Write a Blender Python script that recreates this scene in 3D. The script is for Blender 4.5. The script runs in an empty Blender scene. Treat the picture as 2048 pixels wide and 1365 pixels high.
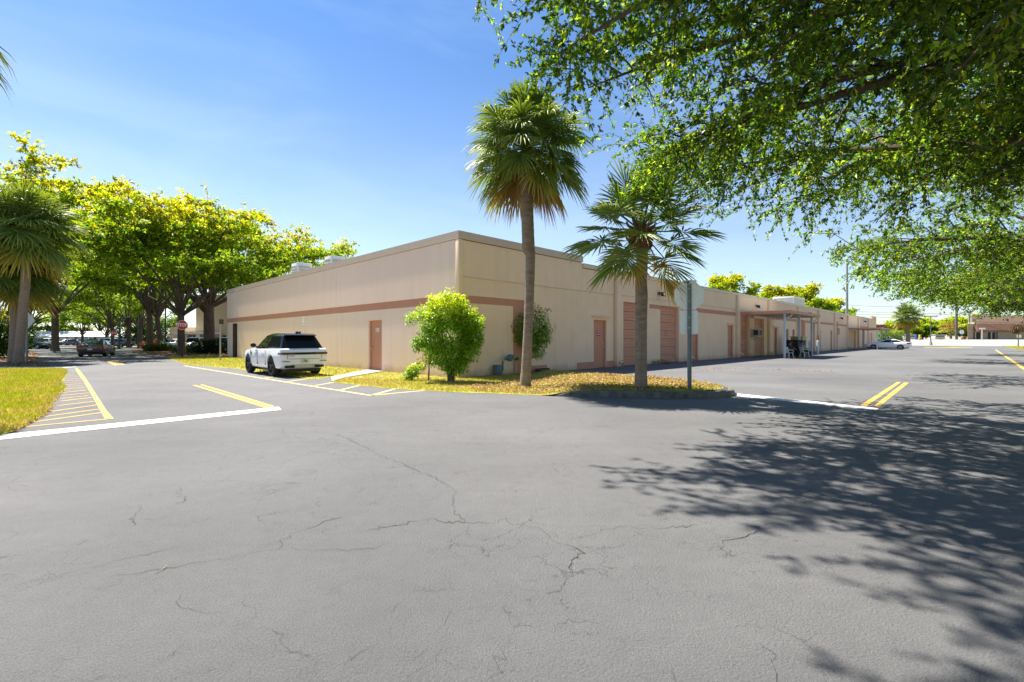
import bpy, bmesh, math, random
import numpy as np
from mathutils import Vector, Matrix
R_ = math.radians
random.seed(7)
scene = bpy.context.scene
COL = scene.collection

# ------------------------------------------------------------------ camera, light, exposure
FPX, CXP, CYP, CAMH = 943.5, 1024.0, 679.0, 1.37          # focal length in pixels of the 2048 wide photo, horizon, eye height
cam_d = bpy.data.cameras.new("camera"); cam = bpy.data.objects.new("camera", cam_d); COL.objects.link(cam)
cam_d.sensor_width = 36.0; cam_d.lens = FPX / 2048 * 36.0
cam_d.shift_y = -(682.5 - CYP) / 2048.0
cam_d.clip_start = 0.05; cam_d.clip_end = 6000
cam.location = (0, 0, CAMH); cam.rotation_euler = (R_(90), 0, 0)
scene.camera = cam

SUN_EL = R_(60); SUN_AZ = math.atan2(-0.745, 0.667)         # azimuth from +Y towards +X
sun_dir = Vector((math.sin(SUN_AZ) * math.cos(SUN_EL), math.cos(SUN_AZ) * math.cos(SUN_EL), math.sin(SUN_EL)))
w = bpy.data.worlds.new("World"); scene.world = w; w.use_nodes = True
nt = w.node_tree; nt.nodes.clear()
def wn(t, **k):
    n = nt.nodes.new(t)
    for a, b in k.items(): setattr(n, a, b)
    return n
sky = wn('ShaderNodeTexSky', sky_type='NISHITA', sun_disc=False, sun_elevation=SUN_EL, sun_rotation=SUN_AZ,
         altitude=0.0, air_density=1.0, dust_density=0.35, ozone_density=3.0)
hs = wn('ShaderNodeHueSaturation'); hs.inputs['Saturation'].default_value = 0.88; hs.inputs['Value'].default_value = 1.0
tcw = wn('ShaderNodeTexCoord'); mpw = wn('ShaderNodeMapping'); mpw.inputs['Scale'].default_value = (1.3, 1.3, 5.0); mpw.inputs['Location'].default_value = (1.5, 9.1, -4.0); mpw.inputs['Rotation'].default_value = (0.0, R_(20), R_(25))
nz = wn('ShaderNodeTexNoise'); nz.inputs['Scale'].default_value = 1.7; nz.inputs['Detail'].default_value = 7; nz.inputs['Roughness'].default_value = 0.55; nz.inputs['Distortion'].default_value = 0.6
cr = wn('ShaderNodeValToRGB'); cr.color_ramp.elements[0].position = 0.47; cr.color_ramp.elements[1].position = 0.82
cr.color_ramp.elements[1].color = (0.15, 0.15, 0.15, 1)
mixc = wn('ShaderNodeMixRGB', blend_type='MIX'); mixc.inputs[2].default_value = (6.5, 7.4, 8.6, 1)
bg = wn('ShaderNodeBackground'); bg.inputs['Strength'].default_value = 0.070
wo = wn('ShaderNodeOutputWorld')
L = nt.links.new
sx_ = wn('ShaderNodeSeparateXYZ'); mr = wn('ShaderNodeMapRange', interpolation_type='SMOOTHSTEP'); mr.inputs['From Min'].default_value = 0.12; mr.inputs['From Max'].default_value = 0.60
deep = wn('ShaderNodeMixRGB', blend_type='MIX'); deep.inputs[1].default_value = (1, 1, 1, 1); deep.inputs[2].default_value = (0.23, 0.64, 0.98, 1)
mulz = wn('ShaderNodeMixRGB', blend_type='MULTIPLY'); mulz.inputs[0].default_value = 1.0
L(tcw.outputs['Generated'], sx_.inputs[0]); L(sx_.outputs['Z'], mr.inputs['Value']); L(mr.outputs[0], deep.inputs[0])
L(sky.outputs[0], mulz.inputs[1]); L(deep.outputs[0], mulz.inputs[2]); L(mulz.outputs[0], hs.inputs['Color']); L(hs.outputs[0], mixc.inputs[1])
L(tcw.outputs['Generated'], mpw.inputs[0]); L(mpw.outputs[0], nz.inputs['Vector']); L(nz.outputs[0], cr.inputs[0]); L(cr.outputs[0], mixc.inputs[0])
L(mixc.outputs[0], bg.inputs[0]); L(bg.outputs[0], wo.inputs[0])

sd = bpy.data.lights.new("sun", 'SUN'); sd.energy = 5.0; sd.angle = R_(0.53); sd.color = (1.0, 0.93, 0.82)
so = bpy.data.objects.new("sun", sd); COL.objects.link(so)
so.rotation_euler = (-sun_dir).to_track_quat('-Z', 'Y').to_euler(); so.location = (0, 0, 60)
scene.view_settings.view_transform = 'Standard'; scene.view_settings.look = 'None'
scene.view_settings.exposure = 1.40; scene.view_settings.gamma = 1.0; scene.view_settings.use_curve_mapping = False
scene.render.engine = 'CYCLES'
scene.cycles.max_bounces = 8; scene.cycles.diffuse_bounces = 4; scene.cycles.transmission_bounces = 5; scene.cycles.transparent_max_bounces = 6
scene.cycles.use_denoising = True

# ------------------------------------------------------------------ frames of reference
VX, VY = 933 / math.hypot(933, FPX), FPX / math.hypot(933, FPX)     # along the long wall of the building
UX, UY = -VY, VX                                                    # along its end wall
CX, CY = -1.855, 16.5                                               # the near corner of the building
THETA = math.atan2(VY, VX)
def G(px, py, z=0.0):
    d = (CAMH - z) * FPX / (py - CYP); return Vector(((px - CXP) / FPX * d, d, z))
def P(px, Y, z=0.0):
    return Vector(((px - CXP) / FPX * Y, Y, z))
def W(s, t, z=0.0):
    return Vector((CX + s * VX + t * UX, CY + s * VY + t * UY, z))
def ZY(py, Y):
    return CAMH + (CYP - py) * Y / FPX

# ------------------------------------------------------------------ helpers
def tag(o, label=None, cat=None, group=None, kind=None):
    if label: o['label'] = label
    if cat: o['category'] = cat
    if group: o['group'] = group
    if kind: o['kind'] = kind
    return o
def empty(name, loc=(0, 0, 0), rz=0.0, label=None, cat=None, group=None):
    o = bpy.data.objects.new(name, None); COL.objects.link(o); o.location = loc; o.rotation_euler = (0, 0, rz)
    return tag(o, label, cat, group)
def link_mesh(name, me, mats, parent=None, loc=None, rot=None, smooth=False):
    o = bpy.data.objects.new(name, me); COL.objects.link(o)
    for m in (mats if isinstance(mats, (list, tuple)) else [mats]):
        if m is not None: me.materials.append(m)
    if parent is not None: o.parent = parent
    if loc is not None: o.location = loc
    if rot is not None: o.rotation_euler = rot
    if smooth:
        me.polygons.foreach_set('use_smooth', [True] * len(me.polygons))
    return o
def copy_tree(o, parent=None):
    c = o.copy(); COL.objects.link(c)
    if parent is not None: c.parent = parent
    for ch in list(o.children): copy_tree(ch, c)
    return c

class MB:
    def __init__(s): s.v = []; s.f = []; s.mi = []
    def add(s, vs, fs, mi=0):
        o = len(s.v); s.v += [tuple(p) for p in vs]; s.f += [tuple(i + o for i in f) for f in fs]; s.mi += [mi] * len(fs); return s
    def box(s, x0, x1, y0, y1, z0, z1, mi=0):
        return s.add([(x0, y0, z0), (x1, y0, z0), (x1, y1, z0), (x0, y1, z0), (x0, y0, z1), (x1, y0, z1), (x1, y1, z1), (x0, y1, z1)],
                     [(0, 3, 2, 1), (4, 5, 6, 7), (0, 1, 5, 4), (1, 2, 6, 5), (2, 3, 7, 6), (3, 0, 4, 7)], mi)
    def quad(s, a, b, c, d, mi=0): return s.add([a, b, c, d], [(0, 1, 2, 3)], mi)
    def tube(s, pts, rad, n=8, mi=0, cap=True):
        pts = [Vector(p) for p in pts]; m = len(pts)
        rad = rad if isinstance(rad, (list, tuple)) else [rad] * m
        o = len(s.v); up = Vector((0, 0, 1)); a = None
        for i, p in enumerate(pts):
            d = (pts[min(i + 1, m - 1)] - pts[max(i - 1, 0)])
            d = d.normalized() if d.length > 1e-9 else up
            if a is None:
                a = d.cross(up if abs(d.z) < 0.95 else Vector((1, 0, 0))).normalized()
            else:
                a = (a - d * a.dot(d)); a = a.normalized() if a.length > 1e-6 else d.orthogonal().normalized()
            b = d.cross(a)
            for k in range(n):
                q = 2 * math.pi * k / n
                s.v.append(tuple(p + (a * math.cos(q) + b * math.sin(q)) * rad[i]))
        for i in range(m - 1):
            for k in range(n):
                k2 = (k + 1) % n
                s.f.append((o + i * n + k, o + i * n + k2, o + (i + 1) * n + k2, o + (i + 1) * n + k)); s.mi.append(mi)
        if cap:
            s.f.append(tuple(o + k for k in range(n))[::-1]); s.mi.append(mi)
            s.f.append(tuple(o + (m - 1) * n + k for k in range(n))); s.mi.append(mi)
        return s
    def cyl(s, x, y, z0, z1, r, n=16, mi=0, r1=None): return s.tube([(x, y, z0), (x, y, z1)], [r, r if r1 is None else r1], n, mi)
    def prism(s, poly, h0, h1, axis='z', mi=0):
        n = len(poly); mk = {'z': lambda p, h: (p[0], p[1], h), 'y': lambda p, h: (p[0], h, p[1]), 'x': lambda p, h: (h, p[0], p[1])}[axis]
        vs = [mk(p, h0) for p in poly] + [mk(p, h1) for p in poly]
        return s.add(vs, [tuple(range(n))[::-1], tuple(range(n, 2 * n))] + [(i, (i + 1) % n, n + (i + 1) % n, n + i) for i in range(n)], mi)
    def ball(s, c, r, nu=10, nv=7, mi=0, sq=(1, 1, 1)):
        o = len(s.v)
        for j in range(1, nv):
            th = math.pi * j / nv
            for i in range(nu):
                ph = 2 * math.pi * i / nu
                s.v.append((c[0] + r * sq[0] * math.sin(th) * math.cos(ph), c[1] + r * sq[1] * math.sin(th) * math.sin(ph), c[2] + r * sq[2] * math.cos(th)))
        s.v += [(c[0], c[1], c[2] + r * sq[2]), (c[0], c[1], c[2] - r * sq[2])]
        t, b = len(s.v) - 2, len(s.v) - 1
        for j in range(nv - 2):
            for i in range(nu):
                s.f.append((o + j * nu + i, o + (j + 1) * nu + i, o + (j + 1) * nu + (i + 1) % nu, o + j * nu + (i + 1) % nu)); s.mi.append(mi)
        for i in range(nu):
            s.f.append((t, o + i, o + (i + 1) % nu)); s.mi.append(mi)
            s.f.append((b, o + (nv - 2) * nu + (i + 1) % nu, o + (nv - 2) * nu + i)); s.mi.append(mi)
        return s
    def mesh(s, name):
        me = bpy.data.meshes.new(name); me.from_pydata(s.v, [], s.f)
        if any(s.mi): me.polygons.foreach_set('material_index', s.mi)
        me.update(); return me
    def build(s, name, mats, parent=None, bevel=0.0, smooth=False, loc=None, rot=None, seg=2):
        me = s.mesh(name)
        bm = bmesh.new(); bm.from_mesh(me)
        bmesh.ops.recalc_face_normals(bm, faces=bm.faces)
        if bevel > 0:
            bmesh.ops.bevel(bm, geom=[e for e in bm.edges if len(e.link_faces) == 2 and e.calc_face_angle(0) > 0.5], offset=bevel, segments=seg, affect='EDGES', profile=0.5)
        bm.to_mesh(me); bm.free()
        o = link_mesh(name, me, mats, parent, loc, rot)
        if smooth or (bevel > 0):
            sharp_smooth(me, 40)
        return o
def sharp_smooth(me, ang=40):
    me.polygons.foreach_set('use_smooth', [True] * len(me.polygons))
    try: me.set_sharp_from_angle(angle=R_(ang))
    except Exception: pass

def text_obj(body, size, mat, parent, mw, extrude=0.004, xs=1.0, name='lettering', bold=0.0):
    cu = bpy.data.curves.new(name, 'FONT'); cu.body = body; cu.size = size; cu.extrude = extrude; cu.align_x = 'CENTER'; cu.align_y = 'CENTER'; cu.offset = bold
    cu.resolution_u = 3
    tmp = bpy.data.objects.new(name, cu); COL.objects.link(tmp)
    bpy.context.view_layer.update()
    me = bpy.data.meshes.new_from_object(tmp.evaluated_get(bpy.context.evaluated_depsgraph_get()))
    bpy.data.objects.remove(tmp); bpy.data.curves.remove(cu)
    me.transform(Matrix.Diagonal((xs, 1, 1, 1)))
    me.materials.clear()
    o = link_mesh(name, me, mat, parent); o.matrix_local = mw
    return o
def frame(x, y, z, o): # matrix with these columns
    return Matrix(((x[0], y[0], z[0], o[0]), (x[1], y[1], z[1], o[1]), (x[2], y[2], z[2], o[2]), (0, 0, 0, 1)))

# ------------------------------------------------------------------ materials
def mat(name, col, rough=0.6, var=0.0, vs=3.0, bump=0.0, bs=40.0, metal=0.0, spec=0.5, stain=0.0, stain_col=(0.12, 0.10, 0.08), stretch=(1, 1, 1), coat=0.0, det=5, splash=0.0):
    m = bpy.data.materials.new(name); m.use_nodes = True; t = m.node_tree; b = t.nodes['Principled BSDF']
    b.inputs['Base Color'].default_value = (*col, 1); b.inputs['Roughness'].default_value = rough; b.inputs['Metallic'].default_value = metal
    b.inputs['Specular IOR Level'].default_value = spec
    if coat: b.inputs['Coat Weight'].default_value = coat; b.inputs['Coat Roughness'].default_value = 0.04
    if var or bump or stain:
        tc = t.nodes.new('ShaderNodeTexCoord'); mp = t.nodes.new('ShaderNodeMapping'); mp.inputs['Scale'].default_value = stretch
        t.links.new(tc.outputs['Object'], mp.inputs[0])
    last = None
    if var:
        n = t.nodes.new('ShaderNodeTexNoise'); n.inputs['Scale'].default_value = vs; n.inputs['Detail'].default_value = det; n.inputs['Roughness'].default_value = 0.65
        t.links.new(mp.outputs[0], n.inputs['Vector'])
        r = t.nodes.new('ShaderNodeValToRGB'); r.color_ramp.elements[0].position = 0.3; r.color_ramp.elements[1].position = 0.7
        r.color_ramp.elements[0].color = (*[c * (1 - var) for c in col], 1); r.color_ramp.elements[1].color = (*[min(1, c * (1 + var)) for c in col], 1)
        t.links.new(n.outputs[0], r.inputs[0]); last = r.outputs[0]
    if stain:
        n = t.nodes.new('ShaderNodeTexNoise'); n.inputs['Scale'].default_value = 1.1; n.inputs['Detail'].default_value = 8; n.inputs['Roughness'].default_value = 0.7
        mp2 = t.nodes.new('ShaderNodeMapping'); mp2.inputs['Scale'].default_value = (3.2, 3.2, 0.22); t.links.new(tc.outputs['Object'], mp2.inputs[0]); t.links.new(mp2.outputs[0], n.inputs['Vector'])
        r = t.nodes.new('ShaderNodeValToRGB'); r.color_ramp.elements[0].position = 0.52; r.color_ramp.elements[1].position = 0.75
        r.color_ramp.elements[0].color = (0, 0, 0, 1); r.color_ramp.elements[1].color = (stain, stain, stain, 1)
        t.links.new(n.outputs[0], r.inputs[0])
        mx = t.nodes.new('ShaderNodeMixRGB'); mx.inputs[1].default_value = (*col, 1); mx.inputs[2].default_value = (*stain_col, 1)
        if last: t.links.new(last, mx.inputs[1])
        t.links.new(r.outputs[0], mx.inputs[0]); last = mx.outputs[0]
    if splash:
        sz = t.nodes.new('ShaderNodeSeparateXYZ'); t.links.new(tc.outputs['Object'], sz.inputs[0])
        n = t.nodes.new('ShaderNodeTexNoise'); n.inputs['Scale'].default_value = 2.2; n.inputs['Detail'].default_value = 8; n.inputs['Roughness'].default_value = 0.7; t.links.new(tc.outputs['Object'], n.inputs['Vector'])
        mm = t.nodes.new('ShaderNodeMath'); mm.operation = 'MULTIPLY_ADD'; mm.inputs[1].default_value = -1.5; t.links.new(sz.outputs['Z'], mm.inputs[0]); t.links.new(n.outputs[0], mm.inputs[2])
        r = t.nodes.new('ShaderNodeValToRGB'); r.color_ramp.elements[0].position = 0.02; r.color_ramp.elements[1].position = 0.55; r.color_ramp.elements[0].color = (0, 0, 0, 1); r.color_ramp.elements[1].color = (splash, splash, splash, 1); t.links.new(mm.outputs[0], r.inputs[0])
        mx = t.nodes.new('ShaderNodeMixRGB'); mx.inputs[2].default_value = (0.30, 0.19, 0.11, 1); t.links.new(r.outputs[0], mx.inputs[0]); t.links.new(last, mx.inputs[1]); last = mx.outputs[0]
    if last: t.links.new(last, b.inputs['Base Color'])
    if bump:
        n = t.nodes.new('ShaderNodeTexNoise'); n.inputs['Scale'].default_value = bs; n.inputs['Detail'].default_value = 4
        t.links.new(mp.outputs[0], n.inputs['Vector'])
        bp = t.nodes.new('ShaderNodeBump'); bp.inputs['Strength'].default_value = bump; bp.inputs['Distance'].default_value = 0.01
        t.links.new(n.outputs[0], bp.inputs['Height']); t.links.new(bp.outputs[0], b.inputs['Normal'])
    return m
def worn(m, amount=0.55, under=(0.15, 0.148, 0.15)):
    t = m.node_tree; b = t.nodes['Principled BSDF']; src = b.inputs['Base Color'].links[0].from_socket
    g = t.nodes.new('ShaderNodeNewGeometry'); n = t.nodes.new('ShaderNodeTexNoise'); n.inputs['Scale'].default_value = 26; n.inputs['Detail'].default_value = 8; n.inputs['Roughness'].default_value = 0.8
    n2 = t.nodes.new('ShaderNodeTexNoise'); n2.inputs['Scale'].default_value = 1.6; n2.inputs['Detail'].default_value = 4
    t.links.new(g.outputs['Position'], n.inputs['Vector']); t.links.new(g.outputs['Position'], n2.inputs['Vector'])
    ad = t.nodes.new('ShaderNodeMath'); ad.operation = 'MULTIPLY_ADD'; ad.inputs[1].default_value = 0.6; t.links.new(n2.outputs[0], ad.inputs[0]); t.links.new(n.outputs[0], ad.inputs[2])
    r = t.nodes.new('ShaderNodeValToRGB'); r.color_ramp.elements[0].position = amount + 0.32; r.color_ramp.elements[1].position = amount + 0.46; r.color_ramp.elements[1].color = (0.8, 0.8, 0.8, 1); t.links.new(ad.outputs[0], r.inputs[0])
    x = t.nodes.new('ShaderNodeMixRGB'); x.inputs[2].default_value = (*under, 1); t.links.new(r.outputs[0], x.inputs[0]); t.links.new(src, x.inputs[1]); t.links.new(x.outputs[0], b.inputs['Base Color'])
def leaf_mat(name, trans=0.45, rough=0.42, tint=(1.5, 1.35, 0.5), spec=0.4):
    m = bpy.data.materials.new(name); m.use_nodes = True; t = m.node_tree; b = t.nodes['Principled BSDF']; o = t.nodes['Material Output']
    a = t.nodes.new('ShaderNodeAttribute'); a.attribute_name = 'leafcol'
    b.inputs['Roughness'].default_value = rough; b.inputs['Specular IOR Level'].default_value = spec
    t.links.new(a.outputs['Color'], b.inputs['Base Color'])
    tr = t.nodes.new('ShaderNodeBsdfTranslucent'); mu = t.nodes.new('ShaderNodeMixRGB'); mu.blend_type = 'MULTIPLY'; mu.inputs[0].default_value = 1; mu.inputs[2].default_value = (*tint, 1)
    t.links.new(a.outputs['Color'], mu.inputs[1]); t.links.new(mu.outputs[0], tr.inputs[0])
    mx = t.nodes.new('ShaderNodeMixShader'); mx.inputs[0].default_value = trans
    t.links.new(b.outputs[0], mx.inputs[1]); t.links.new(tr.outputs[0], mx.inputs[2]); t.links.new(mx.outputs[0], o.inputs[0])
    return m

M = {}
M['wall'] = mat('stucco_beige', (0.89, 0.655, 0.475), 0.9, var=0.05, vs=0.9, bump=0.2, bs=70, spec=0.15, stain=0.3, stain_col=(0.56, 0.42, 0.30), splash=0.55)
M['wall_left'] = mat('stucco_greige', (0.88, 0.665, 0.555), 0.9, var=0.03, vs=2.5, bump=0.12, bs=90, spec=0.15, stretch=(1, 1, 0.12), stain=0.22, stain_col=(0.60, 0.45, 0.36), splash=0.5)
M['trim'] = mat('coping_beige', (0.62, 0.48, 0.38), 0.6, var=0.04, vs=2, spec=0.3)
M['fascia'] = mat('metal_fascia', (0.70, 0.58, 0.46), 0.45, var=0.05, vs=2, spec=0.4)
M['pink'] = mat('terracotta_paint', (0.56, 0.265, 0.18), 0.7, var=0.06, vs=2, spec=0.25, stain=0.12, stain_col=(0.42, 0.27, 0.2))
M['door'] = mat('terracotta_door', (0.57, 0.255, 0.165), 0.5, var=0.05, vs=2.5, spec=0.35)
M['door_dark'] = mat('dark_brown_door', (0.11, 0.065, 0.05), 0.5, var=0.1)
M['roll'] = mat('roll_door_panel', (0.60, 0.28, 0.19), 0.5, var=0.08, vs=2, spec=0.35, stretch=(0.4, 1, 2))
M['steel'] = mat('steel_hardware', (0.6, 0.6, 0.6), 0.3, metal=0.9)
M['galv'] = mat('galvanised_post', (0.19, 0.23, 0.25), 0.45, var=0.2, vs=9, metal=0.5)
M['signback'] = mat('sign_back_aluminium', (0.84, 0.87, 0.90), 0.35, var=0.05, vs=5, metal=0.0, stain=0.15, stain_col=(0.5, 0.52, 0.55))
M['black'] = mat('black_plastic', (0.018, 0.018, 0.02), 0.5)
M['blackgloss'] = mat('gloss_black', (0.008, 0.008, 0.009), 0.10, spec=0.3)
M['rubber'] = mat('tyre_rubber', (0.018, 0.018, 0.018), 0.8)
M['glass'] = mat('tinted_glass', (0.008, 0.010, 0.011), 0.05, spec=0.16)
M['glass2'] = mat('car_glass', (0.05, 0.075, 0.07), 0.04, spec=0.9)
M['white'] = mat('white_paint', (0.80, 0.80, 0.79), 0.5, var=0.03)
M['whiteplastic'] = mat('white_plastic', (0.78, 0.79, 0.80), 0.4)
M['red'] = mat('sign_red', (0.55, 0.015, 0.02), 0.4)
M['maroon'] = mat('maroon_print', (0.33, 0.02, 0.10), 0.5)
M['lens'] = mat('lamp_lens', (0.62, 0.63, 0.62), 0.12, spec=0.7)
M['acwhite'] = mat('ac_cabinet_white', (0.74, 0.74, 0.72), 0.5, var=0.04)
M['acgrey'] = mat('ac_cabinet_grey', (0.45, 0.45, 0.40), 0.5, var=0.08)
M['darkgrey'] = mat('dark_grille', (0.05, 0.05, 0.05), 0.6)
M['concrete'] = mat('concrete', (0.30, 0.285, 0.255), 0.85, var=0.12, vs=6, bump=0.2, bs=60, stain=0.25)
M['palecon'] = mat('pale_concrete_road', (0.27, 0.262, 0.245), 0.9, var=0.05, vs=0.3)
M['kerb'] = mat('weathered_kerb', (0.12, 0.115, 0.10), 0.9, var=0.55, vs=5, bump=0.5, bs=45, stain=0.8, stain_col=(0.03, 0.03, 0.03))
M['yellow'] = mat('yellow_road_paint', (0.60, 0.36, 0.055), 0.75, var=0.12, vs=6, stain=0.25, stain_col=(0.3, 0.22, 0.1))
M['paleyellow'] = mat('faded_yellow_paint', (0.58, 0.47, 0.19), 0.75, var=0.12, vs=6, stain=0.25, stain_col=(0.3, 0.26, 0.18))
M['roadwhite'] = mat('white_road_paint', (0.62, 0.61, 0.59), 0.75, var=0.06, vs=5, stain=0.3, stain_col=(0.45, 0.44, 0.42))
for k_ in ('yellow', 'paleyellow', 'roadwhite'): worn(M[k_], 0.52)
M['bark'] = mat('tree_bark', (0.095, 0.07, 0.05), 0.95, var=0.35, vs=6, bump=0.8, bs=16, stretch=(1, 1, 0.4))
M['barkgrey'] = mat('grey_bark', (0.20, 0.17, 0.14), 0.95, var=0.3, vs=6, bump=0.8, bs=16, stretch=(1, 1, 0.4))
M['twig'] = mat('twig_bark', (0.13, 0.10, 0.07), 0.95, var=0.2, vs=6)
M['palmtrunk'] = mat('palm_trunk', (0.235, 0.175, 0.13), 0.95, var=0.35, vs=5, bump=1.0, bs=14, stretch=(1, 1, 3.5), stain=0.35, stain_col=(0.40, 0.33, 0.27))
M['boot'] = mat('palm_boot', (0.16, 0.085, 0.045), 0.95, var=0.4, vs=9, bump=0.8, bs=30)
M['petiole'] = mat('palm_petiole', (0.20, 0.22, 0.06), 0.6, var=0.2)
M['mulch'] = mat('leaf_mulch', (0.13, 0.075, 0.045), 0.95, var=0.5, vs=7, bump=0.8, bs=30)
M['dirt'] = mat('sandy_soil', (0.30, 0.22, 0.14), 0.95, var=0.3, vs=5, bump=0.5, bs=30)
M['lawn'] = mat('lawn_soil', (0.27, 0.25, 0.03), 0.95, var=0.45, vs=2.2, bump=0.6, bs=50, stain=0.6, stain_col=(0.36, 0.26, 0.13), det=8)
M['shadelawn'] = M['lawn']
M['field'] = mat('far_ground', (0.12, 0.13, 0.06), 0.95, var=0.3, vs=0.05)
M['leaf'] = leaf_mat('oak_leaf', 0.58, tint=(1.6, 1.5, 0.5))
M['leaf2'] = leaf_mat('poinciana_leaf', 0.55, 0.5, tint=(1.35, 1.3, 0.5))
M['bushleaf'] = leaf_mat('ficus_leaf', 0.45, 0.3, spec=0.5)
M['blade'] = leaf_mat('grass_blade', 0.4, 0.5, tint=(1.2, 1.1, 0.5), spec=0.3)
M['litter'] = leaf_mat('fallen_leaf', 0.2, 0.7, tint=(1, 0.9, 0.7), spec=0.2)

def palm_leaf(name, c0, c1, trans=0.3):
    m = bpy.data.materials.new(name); m.use_nodes = True; t = m.node_tree; b = t.nodes['Principled BSDF']; o = t.nodes['Material Output']
    a = t.nodes.new('ShaderNodeAttribute'); a.attribute_name = 'leafcol'
    oi = t.nodes.new('ShaderNodeObjectInfo'); r = t.nodes.new('ShaderNodeMixRGB'); r.inputs[1].default_value = (*c0, 1); r.inputs[2].default_value = (*c1, 1)
    t.links.new(oi.outputs['Random'], r.inputs[0])
    mu = t.nodes.new('ShaderNodeMixRGB'); mu.blend_type = 'MULTIPLY'; mu.inputs[0].default_value = 1
    t.links.new(r.outputs[0], mu.inputs[1]); t.links.new(a.outputs['Color'], mu.inputs[2])
    t.links.new(mu.outputs[0], b.inputs['Base Color']); b.inputs['Roughness'].default_value = 0.5; b.inputs['Specular IOR Level'].default_value = 0.35
    tr = t.nodes.new('ShaderNodeBsdfTranslucent'); m2 = t.nodes.new('ShaderNodeMixRGB'); m2.blend_type = 'MULTIPLY'; m2.inputs[0].default_value = 1; m2.inputs[2].default_value = (1.5, 1.4, 0.5, 1)
    t.links.new(mu.outputs[0], m2.inputs[1]); t.links.new(m2.outputs[0], tr.inputs[0])
    mx = t.nodes.new('ShaderNodeMixShader'); mx.inputs[0].default_value = trans
    t.links.new(b.outputs[0], mx.inputs[1]); t.links.new(tr.outputs[0], mx.inputs[2]); t.links.new(mx.outputs[0], o.inputs[0])
    return m
M['frond'] = palm_leaf('palm_frond', (0.10, 0.19, 0.04), (0.20, 0.28, 0.06))
M['frond_old'] = palm_leaf('old_palm_frond', (0.38, 0.26, 0.05), (0.26, 0.28, 0.06))
M['frond_dead'] = palm_leaf('dead_palm_frond', (0.36, 0.23, 0.11), (0.26, 0.15, 0.08), 0.15)

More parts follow.
